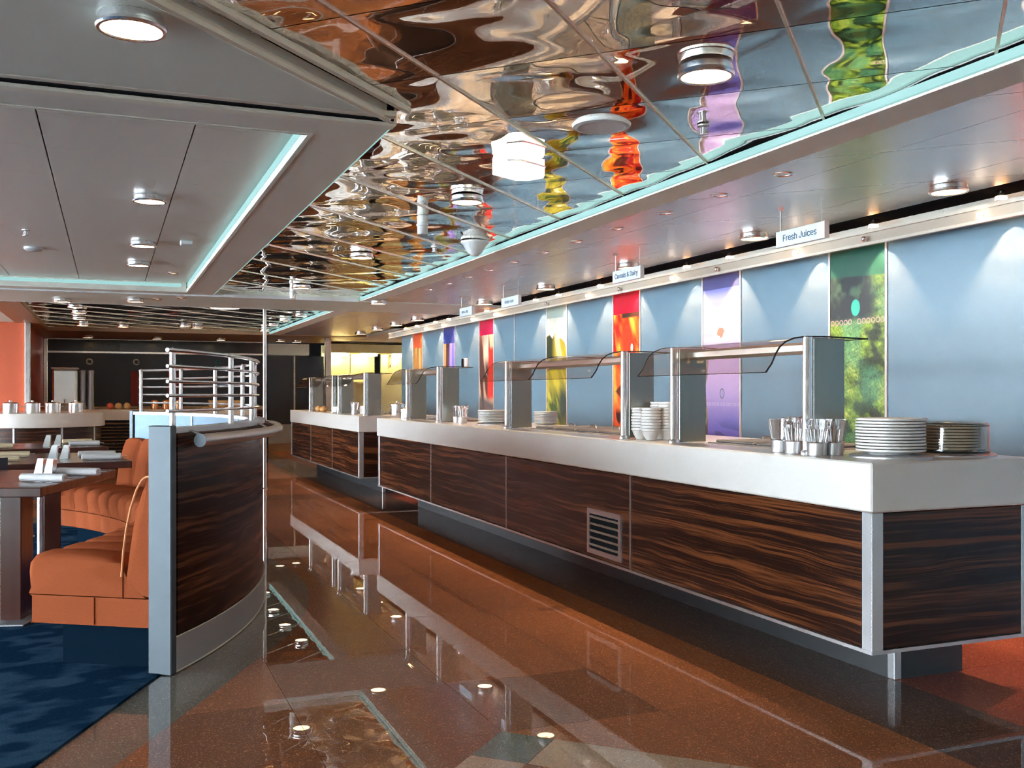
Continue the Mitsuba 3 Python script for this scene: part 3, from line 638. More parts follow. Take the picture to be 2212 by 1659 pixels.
# hot wells
def well(label, x0, x1, y0, y1, n):
    k = thing('food_well', label, 'food well')
    part(k, 'rim', box(x0, x1, y0, y1, 0.9202, 0.926, 0.003), 'steel', label='flat steel rim')
    w = (y1 - y0 - 0.04) / n
    for i in range(n):
        a = y0 + 0.02 + i * w
        part(k, 'pan_lid', box(x0 + 0.03, x1 - 0.03, a + 0.01, a + w - 0.01, 0.926, 0.940, 0.006), 'steel_dark')
        part(k, 'lid_handle', tube([((x0 + x1) / 2, a + w / 2 - 0.05, 0.94), ((x0 + x1) / 2, a + w / 2 - 0.04, 0.958), ((x0 + x1) / 2, a + w / 2 + 0.04, 0.958), ((x0 + x1) / 2, a + w / 2 + 0.05, 0.94)], 0.005, 6), 'chrome')
well('steel food well with lidded pans under the nearest sneeze guard', 2.90, 3.38, 3.70, 4.44, 2)
well('steel food well with lidded pans under the middle sneeze guard', 2.88, 3.38, 5.35, 6.75, 4)
well('steel food well with lidded pans under the farthest guard of the long counter', 2.88, 3.38, 8.65, 9.45, 2)
well('steel food well on the far counter under its nearer guard', 2.96, 3.46, 12.0, 12.9, 2)
well('steel food well on the far counter under its farther guard', 2.96, 3.46, 13.5, 14.8, 3)

# crockery
def plate_shape(r): return shape(lathe([(0, 0.004), (r * 0.52, 0.004), (r * 0.56, 0.0), (r * 0.60, 0.0), (r * 0.64, 0.004), (r * 0.95, 0.0135), (r, 0.0145), (r, 0.0225), (r * 0.95, 0.0225), (r * 0.62, 0.009), (0, 0.008)], 36), 'china', smooth=35)
P135, P120, P100 = plate_shape(0.137), plate_shape(0.125), plate_shape(0.10)
def stack(pl, n, x, y, z, step, name, label, category, group):
    for i in range(n):
        pos = 'top' if i == n - 1 else ('bottom' if i == 0 else None)
        place([('', pl)], name, {'top': 'topmost ', 'bottom': 'lowest '}.get(pos, '') + label, category, T().translate([x + random.uniform(-.002, .002), y + random.uniform(-.002, .002), z + i * step]), group)
def ring_base(x, y, r, label):
    solo('stack_base', move(lathe([(0, 0), (r, 0), (r, 0.006), (r * 0.93, 0.012), (0, 0.012)], 36), x, y, 0.92), 'steel', label, 'plate base', smooth=35)
ring_base(2.97, 3.20, 0.165, 'round steel base under the open white plate stack at the near end of the counter')
stack(P135, 11, 2.97, 3.20, 0.932, 0.0125, 'dinner_plate', 'white dinner plate in the open stack at the near end of the counter', 'plate', 'open stack of dinner plates')
ring_base(3.30, 3.22, 0.19, 'round steel base under the smoked cover at the near end of the counter')
stack(P120, 8, 3.30, 3.22, 0.932, 0.0125, 'dinner_plate', 'white plate in the stack under the smoked dome', 'plate', 'covered stack of plates')
dome = lathe([(0.160, 0.0), (0.160, 0.105), (0.152, 0.125), (0.135, 0.133), (0.0, 0.135)], 44)
k = thing('plate_cover', 'smoked transparent round cover over the stacked plates', 'cover'); part(k, 'dome', move(dome, 3.30, 3.22, 0.934), 'smoke_dome', smooth=40)
part(k, 'rim', move(tube([(0.160 * math.cos(a), 0.160 * math.sin(a), 0.004) for a in np.linspace(0, 2 * np.pi, 41)], 0.004, 6, False), 3.30, 3.22, 0.934), 'smoked_glass')
part(k, 'edge_line', move(tube([(0.157 * math.cos(a), 0.157 * math.sin(a), 0.112) for a in np.linspace(0, 2 * np.pi, 41)], 0.002, 6, False), 3.30, 3.22, 0.934), 'smoked_glass')
bowl = shape(lathe([(0, 0.0), (0.026, 0.0), (0.028, 0.006), (0.041, 0.025), (0.050, 0.050), (0.0555, 0.053), (0.0555, 0.0625), (0.051, 0.0625), (0.039, 0.030), (0.025, 0.010), (0, 0.008)], 30), 'china', smooth=35)
for (x, y, n, what) in ((2.81, 4.98, 8, 'leftmost of the front bowl stacks'), (2.79, 4.83, 8, 'middle of the front bowl stacks'), (2.90, 4.83, 10, 'right front bowl stack, the tallest'), (2.925, 4.965, 10, 'bowl stack at the back left')):
    stack(bowl, n, x, y, 0.921, 0.0165, 'cereal_bowl', f'white bowl in the {what} between two sneeze guards', 'bowl', what)
ring_base(2.98, 7.75, 0.15, 'round steel base under the plate stack before the middle guard end')
stack(P135, 8, 2.98, 7.75, 0.932, 0.0125, 'dinner_plate', 'white plate in the stack between the middle and farthest guards', 'plate', 'plates between the guards')
stack(P100, 8, 3.36, 7.55, 0.921, 0.0125, 'side_plate', 'small plate in the low stack at the back of the long counter', 'plate', 'small plates at the counter back')
stack(P135, 8, 2.93, 11.75, 0.921, 0.0125, 'dinner_plate', 'white plate in the stack at the near end of the far counter', 'plate', 'plates on the far counter')
stack(P120, 6, 2.86, 13.125, 0.921, 0.0125, 'dinner_plate', 'white plate in the stack between the guards of the far counter', 'plate', 'plates between far guards')
# cutlery: spoons, forks and knives standing in steel cups
def utensil(kind):
    if kind == 0:   # spoon, bowl up
        m = cat(tube([(0, 0, 0), (0, 0, 0.08), (0, 0.002, 0.15)], [0.005, 0.0035, 0.0025], 6), move(trimesh.creation.icosphere(subdivisions=2).apply_scale((0.013, 0.004, 0.020)), 0, 0.002, 0.165))
    elif kind == 1:  # knife handle up
        m = loft([[(a * w, b * 0.003, z) for a, b in ((-1, -1), (1, -1), (1, 1), (-1, 1))] for z, w in ((0, 0.006), (0.06, 0.006), (0.14, 0.008), (0.165, 0.010), (0.172, 0.007))])
    else:           # fork, tines up
        m = cat(tube([(0, 0, 0), (0, 0, 0.10), (0, 0, 0.13)], [0.005, 0.003, 0.004], 6), box(-0.011, 0.011, -0.0015, 0.0015, 0.128, 0.145), *[box(q - 0.0015, q + 0.0015, -0.001, 0.001, 0.145, 0.178) for q in (-0.0095, -0.0032, 0.0032, 0.0095)])
    m.apply_scale((1.0, 1.0, 0.82)); return shape(m, 'chrome', smooth=35)
UT = [utensil(i) for i in range(3)]
def cup(x, y, label, kinds, n=10, r=0.042, h=0.055, gl=''):
    k = thing('cutlery_cup', label, 'cutlery cup')
    part(k, 'body', move(lathe([(0, 0), (r * 0.92, 0), (r * 0.94, 0.004), (r, h), (r * 0.96, h), (r * 0.9, 0.006), (0, 0.006)], 22), x, y, 0.921), 'steel', smooth=35)
    part(k, 'rim', move(tube([(r * math.cos(a), r * math.sin(a), h) for a in np.linspace(0, 2 * np.pi, 25)], 0.003, 6, False), x, y, 0.921), 'chrome')
    for i in range(n):
        a = 2 * np.pi * i / n + 0.3; rr = r * 0.62 * (1 if i % 3 else 0.45); kd = kinds[i % len(kinds)]
        nm = ('spoon', 'table_knife', 'fork')[kd]
        place([('', UT[kd])], nm, f'{("steel spoon", "steel knife", "steel fork")[kd]} standing in the {gl}', nm.replace('table_', ''), T().translate([x + rr * math.cos(a), y + rr * math.sin(a), 0.928]).rotate([math.sin(-a), math.cos(a), 0], 9).rotate([0, 0, 1], float(RNG.uniform(0, 180))), f'{nm} set in the {gl}')
for (x, y, kd, gl, lab) in ((2.755, 3.635, (1,), 'left front cutlery cup', 'left front steel cup of knives near the plate stack'), (2.85, 3.62, (1, 0), 'back left cutlery cup', 'steel cup of knives and spoons behind the left front cup'),
                            (2.742, 3.525, (0, 2), 'middle front cutlery cup', 'middle front steel cup of spoons beside the sneeze guard post'), (2.828, 3.375, (2, 1), 'back right cutlery cup', 'steel cup of forks and knives behind the right front cup'),
                            (2.74, 3.372, (2,), 'right front cutlery cup', 'right front steel cup of forks beside the plate stack')):
    cup(x, y, lab, kd, 15, 0.042, 0.055, gl)
cup(2.84, 8.15, 'steel cup of spoons beside the plates between the guards', (0, 1), 9, gl='cup beside the middle plates')
cup(2.86, 8.34, 'second steel cup of forks farther from the middle plates', (2, 1), 9, gl='second cup past the middle plates')
cup(2.82, 12.15, 'bright steel cup of cutlery beside the far counter plates', (1, 0), 9, gl='cup on the far counter')
def pot(x, y, z, r, h, label, mat='chrome'):
    k = thing('steel_pot', label, 'pot')
    part(k, 'body', move(lathe([(0, 0), (r * 0.97, 0), (r, 0.006), (r, h), (r * 0.96, h), (r * 0.95, 0.01), (0, 0.01)], 28), x, y, z), mat, smooth=35)
    part(k, 'lid', move(lathe([(r * 1.03, h), (r * 1.03, h + 0.008), (r * 0.8, h + 0.02), (0.02, h + 0.028), (0.018, h + 0.045), (0.0, h + 0.048)], 28), x, y, z), mat, smooth=35)
    for s in (1, -1): part(k, 'handle', move(tube([(s * r, -0.03, h * 0.7), (s * (r + 0.03), -0.025, h * 0.72), (s * (r + 0.03), 0.025, h * 0.72), (s * r, 0.03, h * 0.7)], 0.005, 6), x, y, z), mat)
pot(3.22, 11.62, 0.921, 0.09, 0.12, 'shiny steel pot at the near end of the far counter behind the plates')
pot(2.90, 10.1, 0.921, 0.07, 0.09, 'small steel pot at the far end of the long counter')
def fruit_roll(x, y, z, r, label): solo('bread_roll', move(trimesh.creation.icosphere(subdivisions=2).apply_scale((r, r * 1.2, r * 0.8)), x, y, z + r * 0.8), 'bread', label, 'bread roll', 'bread rolls on the far counter', smooth=True)
plastic('bread', (0.62, 0.34, 0.12), 0.4)
for i, (x, y) in enumerate(((2.80, 14.0), (2.85, 14.15), (2.79, 14.28))): fruit_roll(x, y, 0.921, 0.05, 'golden bread roll on the far counter before the last guard')

# hanging signs
def sign(y0, y1, text, label, marks=0):
    k = thing('hanging_sign', label, 'sign')
    x, z0, z1 = 3.60, 2.022, 2.115
    part(k, 'board', box(x - 0.012, x + 0.012, y0, y1, z0, z1, 0.002), 'sign_face')
    part(k, 'end_cap', box(x - 0.016, x + 0.016, y0 - 0.010, y0, z0, z1), 'white_plastic')
    part(k, 'rod', rod((x, y1 - 0.03, z1), (x, y1 - 0.03, ZS + 0.004), 0.004), 'steel'); part(k, 'rod', rod((x, y0 + 0.03, z1), (x, y0 + 0.03, ZS + 0.004), 0.0012), 'steel')
    part(k, 'ceiling_clip', box(x - 0.012, x + 0.012, y1 - 0.042, y1 - 0.018, ZS - 0.016, ZS), 'chrome')
    if text:
        m = meshkit.text_mesh(text, 0.036, 0.002); 
        w = m.bounds[1][0] - m.bounds[0][0]; sc = min(1.0, (y1 - y0) * 0.82 / w); m.apply_scale((sc, 1, 1)); w *= sc
        m.apply_transform(np.array([[0, 0, -1, x - 0.012], [-1, 0, 0, (y0 + y1) / 2 + w / 2], [0, 1, 0, (z0 + z1) / 2 - 0.016], [0, 0, 0, 1.0]])); part(k, 'lettering', m, 'sign_ink', label='dark lettering')
    if marks:
        yy, ms = (y0 + y1) / 2 + 0.12, []
        for i in range(marks): ms.append(box(x - 0.0135, x - 0.012, yy - 0.010, yy, (z0 + z1) / 2 - 0.014, (z0 + z1) / 2 + 0.012)); yy -= 0.024 if i != marks // 2 else 0.04
        part(k, 'lettering', cat(*ms), 'sign_ink', label='blurred dark lettering')
sign(4.36, 4.78, 'Fresh Juices', 'hanging pale blue sign reading Fresh Juices')
sign(6.37, 6.80, 'Cereals & Dairy', 'hanging pale blue sign reading Cereals and Dairy')
sign(8.70, 9.14, None, 'third hanging pale blue sign with blurred lettering', 9)
sign(10.0, 10.40, None, 'fourth and farthest hanging pale blue sign, lettering blurred', 8)
k = thing('wall_phone', 'small white call station on the wall between two far prints', 'phone'); part(k, 'body', box(XW - 0.06, XW - 0.02, 12.62, 12.74, 1.52, 1.66, 0.008), 'white_plastic'); part(k, 'handset', box(XW - 0.085, XW - 0.06, 12.69, 12.73, 1.53, 1.65, 0.01), 'black')

# ------------------------------------------------------------------ curved divider with railing
dv = thing('curved_divider', 'curved rosewood divider with steel end post between aisle and dining booth', 'divider')
def arc_solid(r0, r1, z0, z1, a0=A0, a1=A1, n=48):
    p, o = arc(r0, a0, a1, n), arc(r1, a0, a1, n)
    return loft([[(*p[i], z0), (*o[i], z0), (*o[i], z1), (*p[i], z1)] for i in range(n)])
part(dv, 'core', arc_solid(3.715, 3.765, 0.0, 1.025), 'black')
seams = [-33.0, -14.0, 4.0, 20.0, 33.3]
for a, b in zip(seams[:-1], seams[1:]):
    part(dv, 'wood_panel', arc_solid(3.765, 3.78, 0.155, 1.012, a + 0.03, b - 0.03, 24), 'wood', smooth=30)
    part(dv, 'inner_panel', arc_solid(3.70, 3.715, 0.10, 1.012, a + 0.03, b - 0.03, 24), 'brushed_light', smooth=30, label='pale metal inner panel')
metal('brushed_light', (0.16, 0.22, 0.27), 0.35)
for a in seams[1:-1]: part(dv, 'inner_joint', arc_solid(3.694, 3.712, 0.1, 1.02, a - 0.18, a + 0.18, 3), 'steel')
part(dv, 'kick_strip', arc_solid(3.76, 3.788, 0.004, 0.15, n=48), 'white_kick', smooth=30, label='pale satin metal kick strip'); metal('white_kick', (0.72, 0.71, 0.69), 0.35)
part(dv, 'kick_edge', cat(tube([(*p, 0.152) for p in arc(3.788, A0, A1, 48)], 0.003, 6), tube([(*p, 0.006) for p in arc(3.79, A0, A1, 48)], 0.004, 6)), 'cream')
part(dv, 'top_cap', arc_solid(3.692, 3.79, 1.012, 1.034), 'steel', smooth=30)
def end_post(a):
    t = math.radians(a); m = box(3.688, 3.795, -0.022, 0.022, 0.0, 1.045, 0.004); turn(m, a); return move(m, AC[0], AC[1], 0)
part(dv, 'end_post', end_post(A0 - 0.2), 'steel_post', label='flat brushed steel end post'); metal('steel_post', (0.135, 0.155, 0.17), 0.33)
part(dv, 'end_post', end_post(A1 + 0.2), 'steel_post')
for i, z in enumerate((1.364, 1.296, 1.231, 1.171, 1.105)):
    pts = [(AC[0] + r * math.cos(math.radians(a)), AC[1] + r * math.sin(math.radians(a)), z) for a, r in zip(np.linspace(A0 + 0.1, A1 - 0.1, 60), np.full(60, 3.752))]
    part(dv, 'rail', tube(pts, 0.0075 if i else 0.009, 8), 'chrome', smooth=40)
for a in (-32.4, -22.0, -13.5, -4.5, 4.5, 14.8, 24.0, 32.8):
    x, y = arc(3.735, a, a, 1)[0]
    part(dv, 'rail_post', move(lathe([(0.0, 0.345), (0.006, 0.342), (0.013, 0.325), (0.0135, 0.0), (0.0, 0.0)], 14), x, y, 1.034), 'chrome', smooth=35)
part(dv, 'handrail', tube([(*p, 0.98) for p in arc(3.865, A0 + 1.2, A1 - 2, 60)], 0.027, 18), 'steel_rail', smooth=50, label='fat tubular handrail'); metal('steel_rail', (0.70, 0.66, 0.62), 0.2)
c0 = arc(3.865, A0 + 1.2, A0 + 1.2, 1)[0]
part(dv, 'rail_end_cap', move(turn(turn(lathe([(0, 0.0), (0.028, 0.0), (0.029, 0.002), (0.029, 0.005), (0, 0.006)], 24), 90, (1, 0, 0)), A0 + 1.2), c0[0] , c0[1], 0.98), 'steel_post')
for a in (-31.5, -16, -6, 5, 18, 29):
    p, o = arc(3.78, a, a, 1)[0], arc(3.858, a, a, 1)[0]
    part(dv, 'rail_bracket', rod((*p, 1.022), (*o, 0.988), 0.008), 'steel')

# ------------------------------------------------------------------ curved orange bench
bn = thing('curved_bench', 'orange channel tufted curved bench along the inside of the divider', 'bench')
RI = 3.69
NCH = 19
def sweep(profile, bulge, a0, a1, per=9, smooth_amp=None):
    nn = NCH * per + 1; rings = []
    for i in range(nn):
        f = i / (nn - 1); a = math.radians(a0 + (a1 - a0) * f); ph = (f * NCH) % 1.0
        s = 2.3 * (math.sqrt(max(0.0, 1 - (2 * ph - 1) ** 2)) - 1.0)   # 0 mid channel, -1 at the seam
        ring = []
        for (rho, z), (bx, bz) in zip(profile, bulge):
            rr = RI - (rho + s * bx); ring.append((AC[0] + rr * math.cos(a), AC[1] + rr * math.sin(a), z + s * bz))
        rings.append(ring)
    return loft(rings)
seat_p = [(0.04, 0.31), (0.60, 0.31), (0.615, 0.33), (0.63, 0.40), (0.625, 0.445), (0.60, 0.475), (0.55, 0.49), (0.40, 0.492), (0.25, 0.478), (0.16, 0.455), (0.13, 0.40), (0.10, 0.36)]
seat_b = [(0, 0), (0, 0), (0.012, 0), (0.022, 0), (0.022, 0.006), (0.016, 0.014), (0.008, 0.016), (0, 0.013), (0, 0.010), (0, 0), (0, 0), (0, 0)]
back_p = [(0.005, 0.31), (0.12, 0.34), (0.150, 0.40), (0.142, 0.50), (0.128, 0.60), (0.108, 0.69), (0.080, 0.77), (0.055, 0.812), (0.035, 0.826), (0.015, 0.828), (0.004, 0.82)]
back_b = [(0, 0), (0, 0), (0.010, 0), (0.016, 0), (0.018, 0), (0.018, 0), (0.016, 0.006), (0.010, 0.010), (0, 0.012), (0, 0.012), (0, 0)]
part(bn, 'seat', sweep(seat_p, seat_b, A0 + 0.1, A1 + 0.6), 'upholstery', smooth=50)
part(bn, 'backrest', sweep(back_p, back_b, A0 + 0.1, A1 + 0.6), 'upholstery', smooth=50)
base_p = [(0.02, 0.185), (0.595, 0.185), (0.602, 0.19), (0.602, 0.30), (0.595, 0.306), (0.02, 0.306)]
part(bn, 'seat_base', sweep(base_p, [(0, 0), (0, 0), (0.008, 0), (0.008, 0), (0, 0), (0, 0)], A0 + 0.1, A1 + 0.6, 5), 'upholstery', smooth=50)
part(bn, 'plinth', arc_solid(RI - 0.46, RI - 0.0, 0.0, 0.187, A0 + 0.8, A1 + 0.4), 'carpet_dark', label='dark blue carpeted plinth')
t0 = math.radians(A0 + 0.05)
def rp(rho, z, a=t0): return (AC[0] + (RI - rho) * math.cos(a), AC[1] + (RI - rho) * math.sin(a), z)
part(bn, 'piping', tube([rp(r, z) for r, z in back_p[2:-1]], 0.005, 8), 'piping', smooth=50, label='lighter orange piping')
part(bn, 'seam', cat(rod(rp(0.28, 0.19, t0), rp(0.28, 0.305, t0), 0.0025, 6), rod(rp(0.145, 0.31, t0), rp(0.145, 0.40, t0), 0.002, 6)), 'upholstery_dark'); matte('upholstery_dark', (0.16, 0.03, 0.012))

# ------------------------------------------------------------------ tables with settings
SHK = None
def shaker_shape():
    m = loft([[(a * w + dx, b * 0.016, z) for a, b in ((-1, -1), (1, -1), (1, 1), (-1, 1))] for z, w, dx in ((0, 0.026, 0), (0.004, 0.027, 0), (0.088, 0.018, 0.016), (0.094, 0.015, 0.017))])
    return shape(m, 'chrome')
SHK = shaker_shape()
def roll_shape():
    n = lathe([(0, -0.11), (0.018, -0.12), (0.024, -0.115), (0.025, 0.0), (0.024, 0.115), (0.018, 0.12), (0, 0.11)], 14); turn(n, 90, (0, 1, 0)); n.apply_scale((1, 1.05, 0.85)); return n
ROLL, KNOB = shape(roll_shape(), 'napkin', smooth=40), shape(tube([(0.10, 0.004, 0), (0.135, 0.008, 0), (0.15, 0.010, 0)], [0.003, 0.004, 0.006], 6), 'chrome')
ROLLT = shape(roll_shape(), 'napkin_tan', smooth=40)
def table(label, corner, rot, wx, wy, legs, shakers, rolls, tl):
    """corner: near right corner; the top runs wx to the left and wy away."""
    k = thing('dining_table', label, 'table')
    def L(x, y, z=0.0):
        c, s = math.cos(math.radians(rot)), math.sin(math.radians(rot)); return (corner[0] + c * x - s * y, corner[1] + s * x + c * y, z)
    def B(x0, x1, y0, y1, z0, z1, b=0.0): return move(turn(box(x0, x1, y0, y1, z0, z1, b), rot), corner[0], corner[1], 0)
    part(k, 'tabletop', B(-wx, 0, 0, wy, 0.70, 0.745, 0.004), 'table_wood')
    for lx, ly in legs:
        part(k, 'pedestal', B(lx - 0.055, lx + 0.05, ly - 0.08, ly + 0.08, 0.012, 0.70, 0.004), 'table_wood', label='dark wood pedestal')
        part(k, 'pedestal_trim', B(lx - 0.085, lx - 0.055, ly - 0.06, ly + 0.06, 0.012, 0.70, 0.006), 'steel', label='rounded steel edge of the pedestal')
        part(k, 'foot', B(lx - 0.16, lx + 0.10, ly - 0.18, ly + 0.18, 0.008, 0.022, 0.004), 'steel_dark')
    for i, (sx, sy) in enumerate(shakers):
        p = L(sx, sy); place([('', SHK)], 'shaker', f'slanted chrome salt or pepper shaker, {("left", "right")[i]} of the pair on the {tl}', 'shaker', T().translate([p[0], p[1], 0.7455]).rotate([0, 0, 1], rot - 20), 'shakers on the ' + tl)
    for i, (sx, sy, tan, lab) in enumerate(rolls):
        p = L(sx, sy); place([('napkin', ROLLT if tan else ROLL), ('cutlery_handle', KNOB)], 'napkin_roll', lab + f' on the {tl}', 'napkin', T().translate([p[0], p[1], 0.7455 + 0.0212]).rotate([0, 0, 1], rot + (-14 if not tan else -6)), 'napkin rolls on the ' + tl)
    return k
table('nearest dark wood dining table beside the orange bench', (-0.29, 5.08), -17, 1.15, 1.12, [(-0.34, 0.60)], [(-0.25, 0.66), (-0.19, 0.63)],
      [(-0.10, 0.30, 0, 'front white rolled napkin'), (-0.06, 0.68, 0, 'rear white rolled napkin'), (-0.62, 0.3, 0, 'left white rolled napkin')], 'nearest table')
table('middle dark wood dining table in the curve of the bench', (0.14, 6.88), 8, 1.20, 1.15, [(-0.42, 0.6)], [(-0.43, 0.42), (-0.36, 0.41)],
      [(-0.16, 0.18, 0, 'front right white rolled napkin'), (-0.14, 0.55, 0, 'rear right white rolled napkin'), (-0.75, 0.35, 1, 'front left tan rolled napkin'), (-0.66, 0.75, 1, 'rear left tan rolled napkin')], 'middle table')
table('farthest dark wood dining table before the round counter', (0.0, 8.80), 12, 1.30, 0.95, [(-0.6, 0.5)], [(-0.42, 0.30), (-0.34, 0.30)],
      [(-0.14, 0.25, 0, 'right white rolled napkin'), (-0.12, 0.65, 1, 'rear right tan rolled napkin'), (-0.80, 0.2, 1, 'left tan rolled napkin'), (-0.9, 0.6, 1, 'rear left tan rolled napkin')], 'farthest table')
def chair(label, x, y, rz):
    k = thing('dining_chair', label, 'chair')
    def W(m): return move(turn(m, rz), x, y, 0)
    part(k, 'seat', W(box(-0.21, 0.21, -0.21, 0.21, 0.42, 0.465, 0.02)), 'chair_shell')
    th = np.linspace(-1, 1, 9)
    back = loft([[(0.20 * a, 0.20 + 0.035 * (1 - a * a) + (z - 0.5) * 0.12, z) for a in th] + [(0.20 * a, 0.222 + 0.035 * (1 - a * a) + (z - 0.5) * 0.12, z) for a in th[::-1]] for z in (0.52, 0.6, 0.7, 0.78, 0.80)])
    part(k, 'backrest', W(back), 'chair_navy', smooth=40)
    for s in (-1, 1):
        part(k, 'leg_frame', W(tube([(s * 0.20, -0.22, 0.012), (s * 0.19, -0.17, 0.36), (s * 0.185, -0.14, 0.405), (s * 0.185, 0.12, 0.405), (s * 0.19, 0.16, 0.36), (s * 0.20, 0.22, 0.012)], 0.011, 8)), 'chrome', smooth=50)
        part(k, 'back_support', W(tube([(s * 0.17, 0.18, 0.43), (s * 0.17, 0.225, 0.5), (s * 0.16, 0.235, 0.62)], 0.009, 8)), 'chrome', smooth=50)
plastic('chair_navy', (0.03, 0.035, 0.05), 0.3)
chair('brown seated chair with bent chrome legs between the middle and farthest tables', -0.60, 8.33, 90)
chair('dark backed chair with chrome legs facing the middle table at the left edge', -0.78, 6.82, 186)

# ------------------------------------------------------------------ back of the room
wb = struct('wall_back_far', box(-1.3, 3.0, YB, YB + 0.1, 0, 2.5), 'navy', label='dark back wall behind the serving counters')
for i, (a, b) in enumerate(((-1.15, 0.15), (0.15, 1.5), (1.5, 2.95))): part(wb, 'glass_panel', box(a + 0.006, b - 0.006, YB - 0.02, YB, 2.01, 2.22), 'smoked_glass')
part(wb, 'trim_strip', box(-1.2, 2.98, YB - 0.035, YB, 1.965, 2.0), 'chrome'); part(wb, 'trim_strip', box(-1.2, 2.98, YB - 0.035, YB, 2.222, 2.245), 'chrome')
for i, x in enumerate((-0.35, 0.50, 1.28, 2.05)):
    ring = tube([(0.05 * math.cos(a), 0, 0.05 * math.sin(a)) for a in np.linspace(0, 2 * np.pi, 25)], 0.016, 8, False)
    solo('wall_disc', move(ring, x, YB - 0.018, 1.80), 'disc_teal' if i > 1 else 'white_plastic', ('dim teal' if i > 1 else 'pale') + f' ring on the dark back wall, {ORD[i] if i else "first"} from the left', 'wall ring', smooth=True)
plastic('disc_teal', (0.02, 0.12, 0.12), 0.2); plastic('crimson', (0.30, 0.015, 0.015), 0.3)
for i, (x, w) in enumerate(((0.47, 0.07), (1.18, 0.09))): solo('red_banner', box(x - w, x + w, YB - 0.03, YB - 0.005, 0.95, 1.62), 'crimson', f'dark red panel on the back wall, {("left", "right")[i]} one behind the railing', 'wall panel')
struct('wall_orange', box(-8.4, -1.16, 16.62, 16.74, 0, 2.5), 'orange_wall', label='orange wall at the far left')
struct('wall_red', box(-1.30, -1.16, 16.74, YB, 0, 2.5), 'red_wall', label='glossy red side wall of the serving area')
struct('trim_4', box(-1.17, -1.09, 16.56, 16.66, 0, ZS, 0.012), 'chrome', label='bright metal corner trim of the orange wall')
struct('trim_5', box(-1.16, -1.08, YB - 0.09, YB - 0.02, 0, 2.24, 0.01), 'chrome')
# door-like partition and galley opening
gp = struct('partition_back', box(3.0, 4.14, 20.62, 20.7, 0.16, 1.95), 'navy', label='dark panelled partition beside the galley')
for a, b in ((3.0, 3.52), (3.54, 4.14)): part(gp, 'lower_panel', box(a, b - 0.005, 20.60, 20.62, 0.16, 0.55), 'steel_dark')
part(gp, 'joint', box(3.515, 3.545, 20.59, 20.62, 0.16, 1.95), 'steel'); part(gp, 'kick', box(3.0, 4.14, 20.61, 20.68, 0, 0.16), 'brown_band')
part(gp, 'upper_box', box(3.02, 3.85, 20.7, 20.95, 1.97, 2.2), 'ceiling_plain')
struct('wall_back_service', box(2.9, 6.6, YB + 0.9, YB + 1.0, 0, 2.5), 'navy')
def column(x, y, r, label, z1=ZS):
    k = thing('metal_column', label, 'column'); part(k, 'shaft', box(x - r, x + r, y - r, y + r, 0.0, z1 - 0.012, 0.008), 'chrome'); part(k, 'base_plate', box(x - r * 1.5, x + r * 1.5, y - r * 1.5, y + r * 1.5, 0, 0.012), 'steel')
column(1.80, 12.65, 0.022, 'slim bright metal post rising from the floor at the cross beam')
column(3.87, 18.9, 0.055, 'square metal column at the corner of the lit galley')
ga = thing('galley_unit', 'yellow lit stainless galley wall beyond the far counter', 'galley wall')
for i, (a, b, zt) in enumerate(((4.15, 4.75, 2.2), (4.77, 5.3, 2.2), (5.42, 6.0, 2.2), (6.02, 6.45, 2.2))):
    part(ga, 'steel_panel', box(a, b, 20.9 + 0.05 * (i % 2), 20.98, 0, zt, 0.006), 'steel_yellow')
part(ga, 'door_handle', tube([(5.62, 20.86, 1.75), (5.62, 20.83, 1.80), (5.62, 20.83, 1.95), (5.62, 20.86, 2.0)], 0.02, 8), 'steel_dark')
part(ga, 'hood', loft([[(4.2, 20.3, 2.02), (6.0, 20.3, 2.02), (6.0, 20.9, 2.02), (4.2, 20.9, 2.02)], [(4.2, 20.3, 2.2), (6.0, 20.3, 2.2), (6.0, 20.9, 2.2), (4.2, 20.9, 2.2)]]), 'steel_yellow')
part(ga, 'shelf', box(4.2, 5.3, 20.5, 20.95, 1.38, 1.42), 'steel_yellow')
for x in (4.45, 5.05, 5.75): part(ga, 'hood_lamp', box(x - 0.16, x + 0.16, 20.36, 20.6, 1.96, 2.018), 'glow_off', emit=(26, 21, 9.5), label='glowing hood lamp')

# round counter and island at the left back
rc = thing('round_counter', 'round white topped serving counter with dark wood front at far left', 'counter')
part(rc, 'worktop', move(lathe([(0, 0.73), (0.99, 0.73), (1.0, 0.736), (1.0, 0.914), (0.994, 0.92), (0, 0.92)], 72), -1.05, 15.2, 0), 'white_top', smooth=35)
part(rc, 'wood_front', move(lathe([(0, 0.13), (0.95, 0.13), (0.95, 0.73), (0, 0.73)], 72), -1.05, 15.2, 0), 'wood', smooth=35)
part(rc, 'kickplate', move(lathe([(0.80, 0.0), (0.80, 0.14)], 48), -1.05, 15.2, 0), 'steel_dark', smooth=35)
for a in (-95, -60, -25): part(rc, 'joint_strip', move(turn(box(0.944, 0.962, -0.012, 0.012, 0.13, 0.73), a), -1.05, 15.2, 0), 'steel')
for (x, y, lab) in ((-1.20, 14.62, 'leftmost steel pot on the round counter'), (-0.94, 14.64, 'second steel pot from the left on the round counter'), (-0.70, 14.78, 'third steel pot from the left on the round counter'), (-0.42, 14.95, 'rightmost steel pot on the round counter')): pot(x, y, 0.921, 0.095, 0.12, lab)
isl = thing('serving_island', 'tan topped serving island with louvred front behind the round counter', 'counter')
part(isl, 'worktop', box(-1.1, 2.35, 17.4, 18.7, 0.745, 0.92, 0.006), 'island_top'); plastic('island_top', (0.55, 0.42, 0.30), 0.2)
part(isl, 'body', box(-1.05, 2.30, 17.48, 18.6, 0.0, 0.745), 'wood')
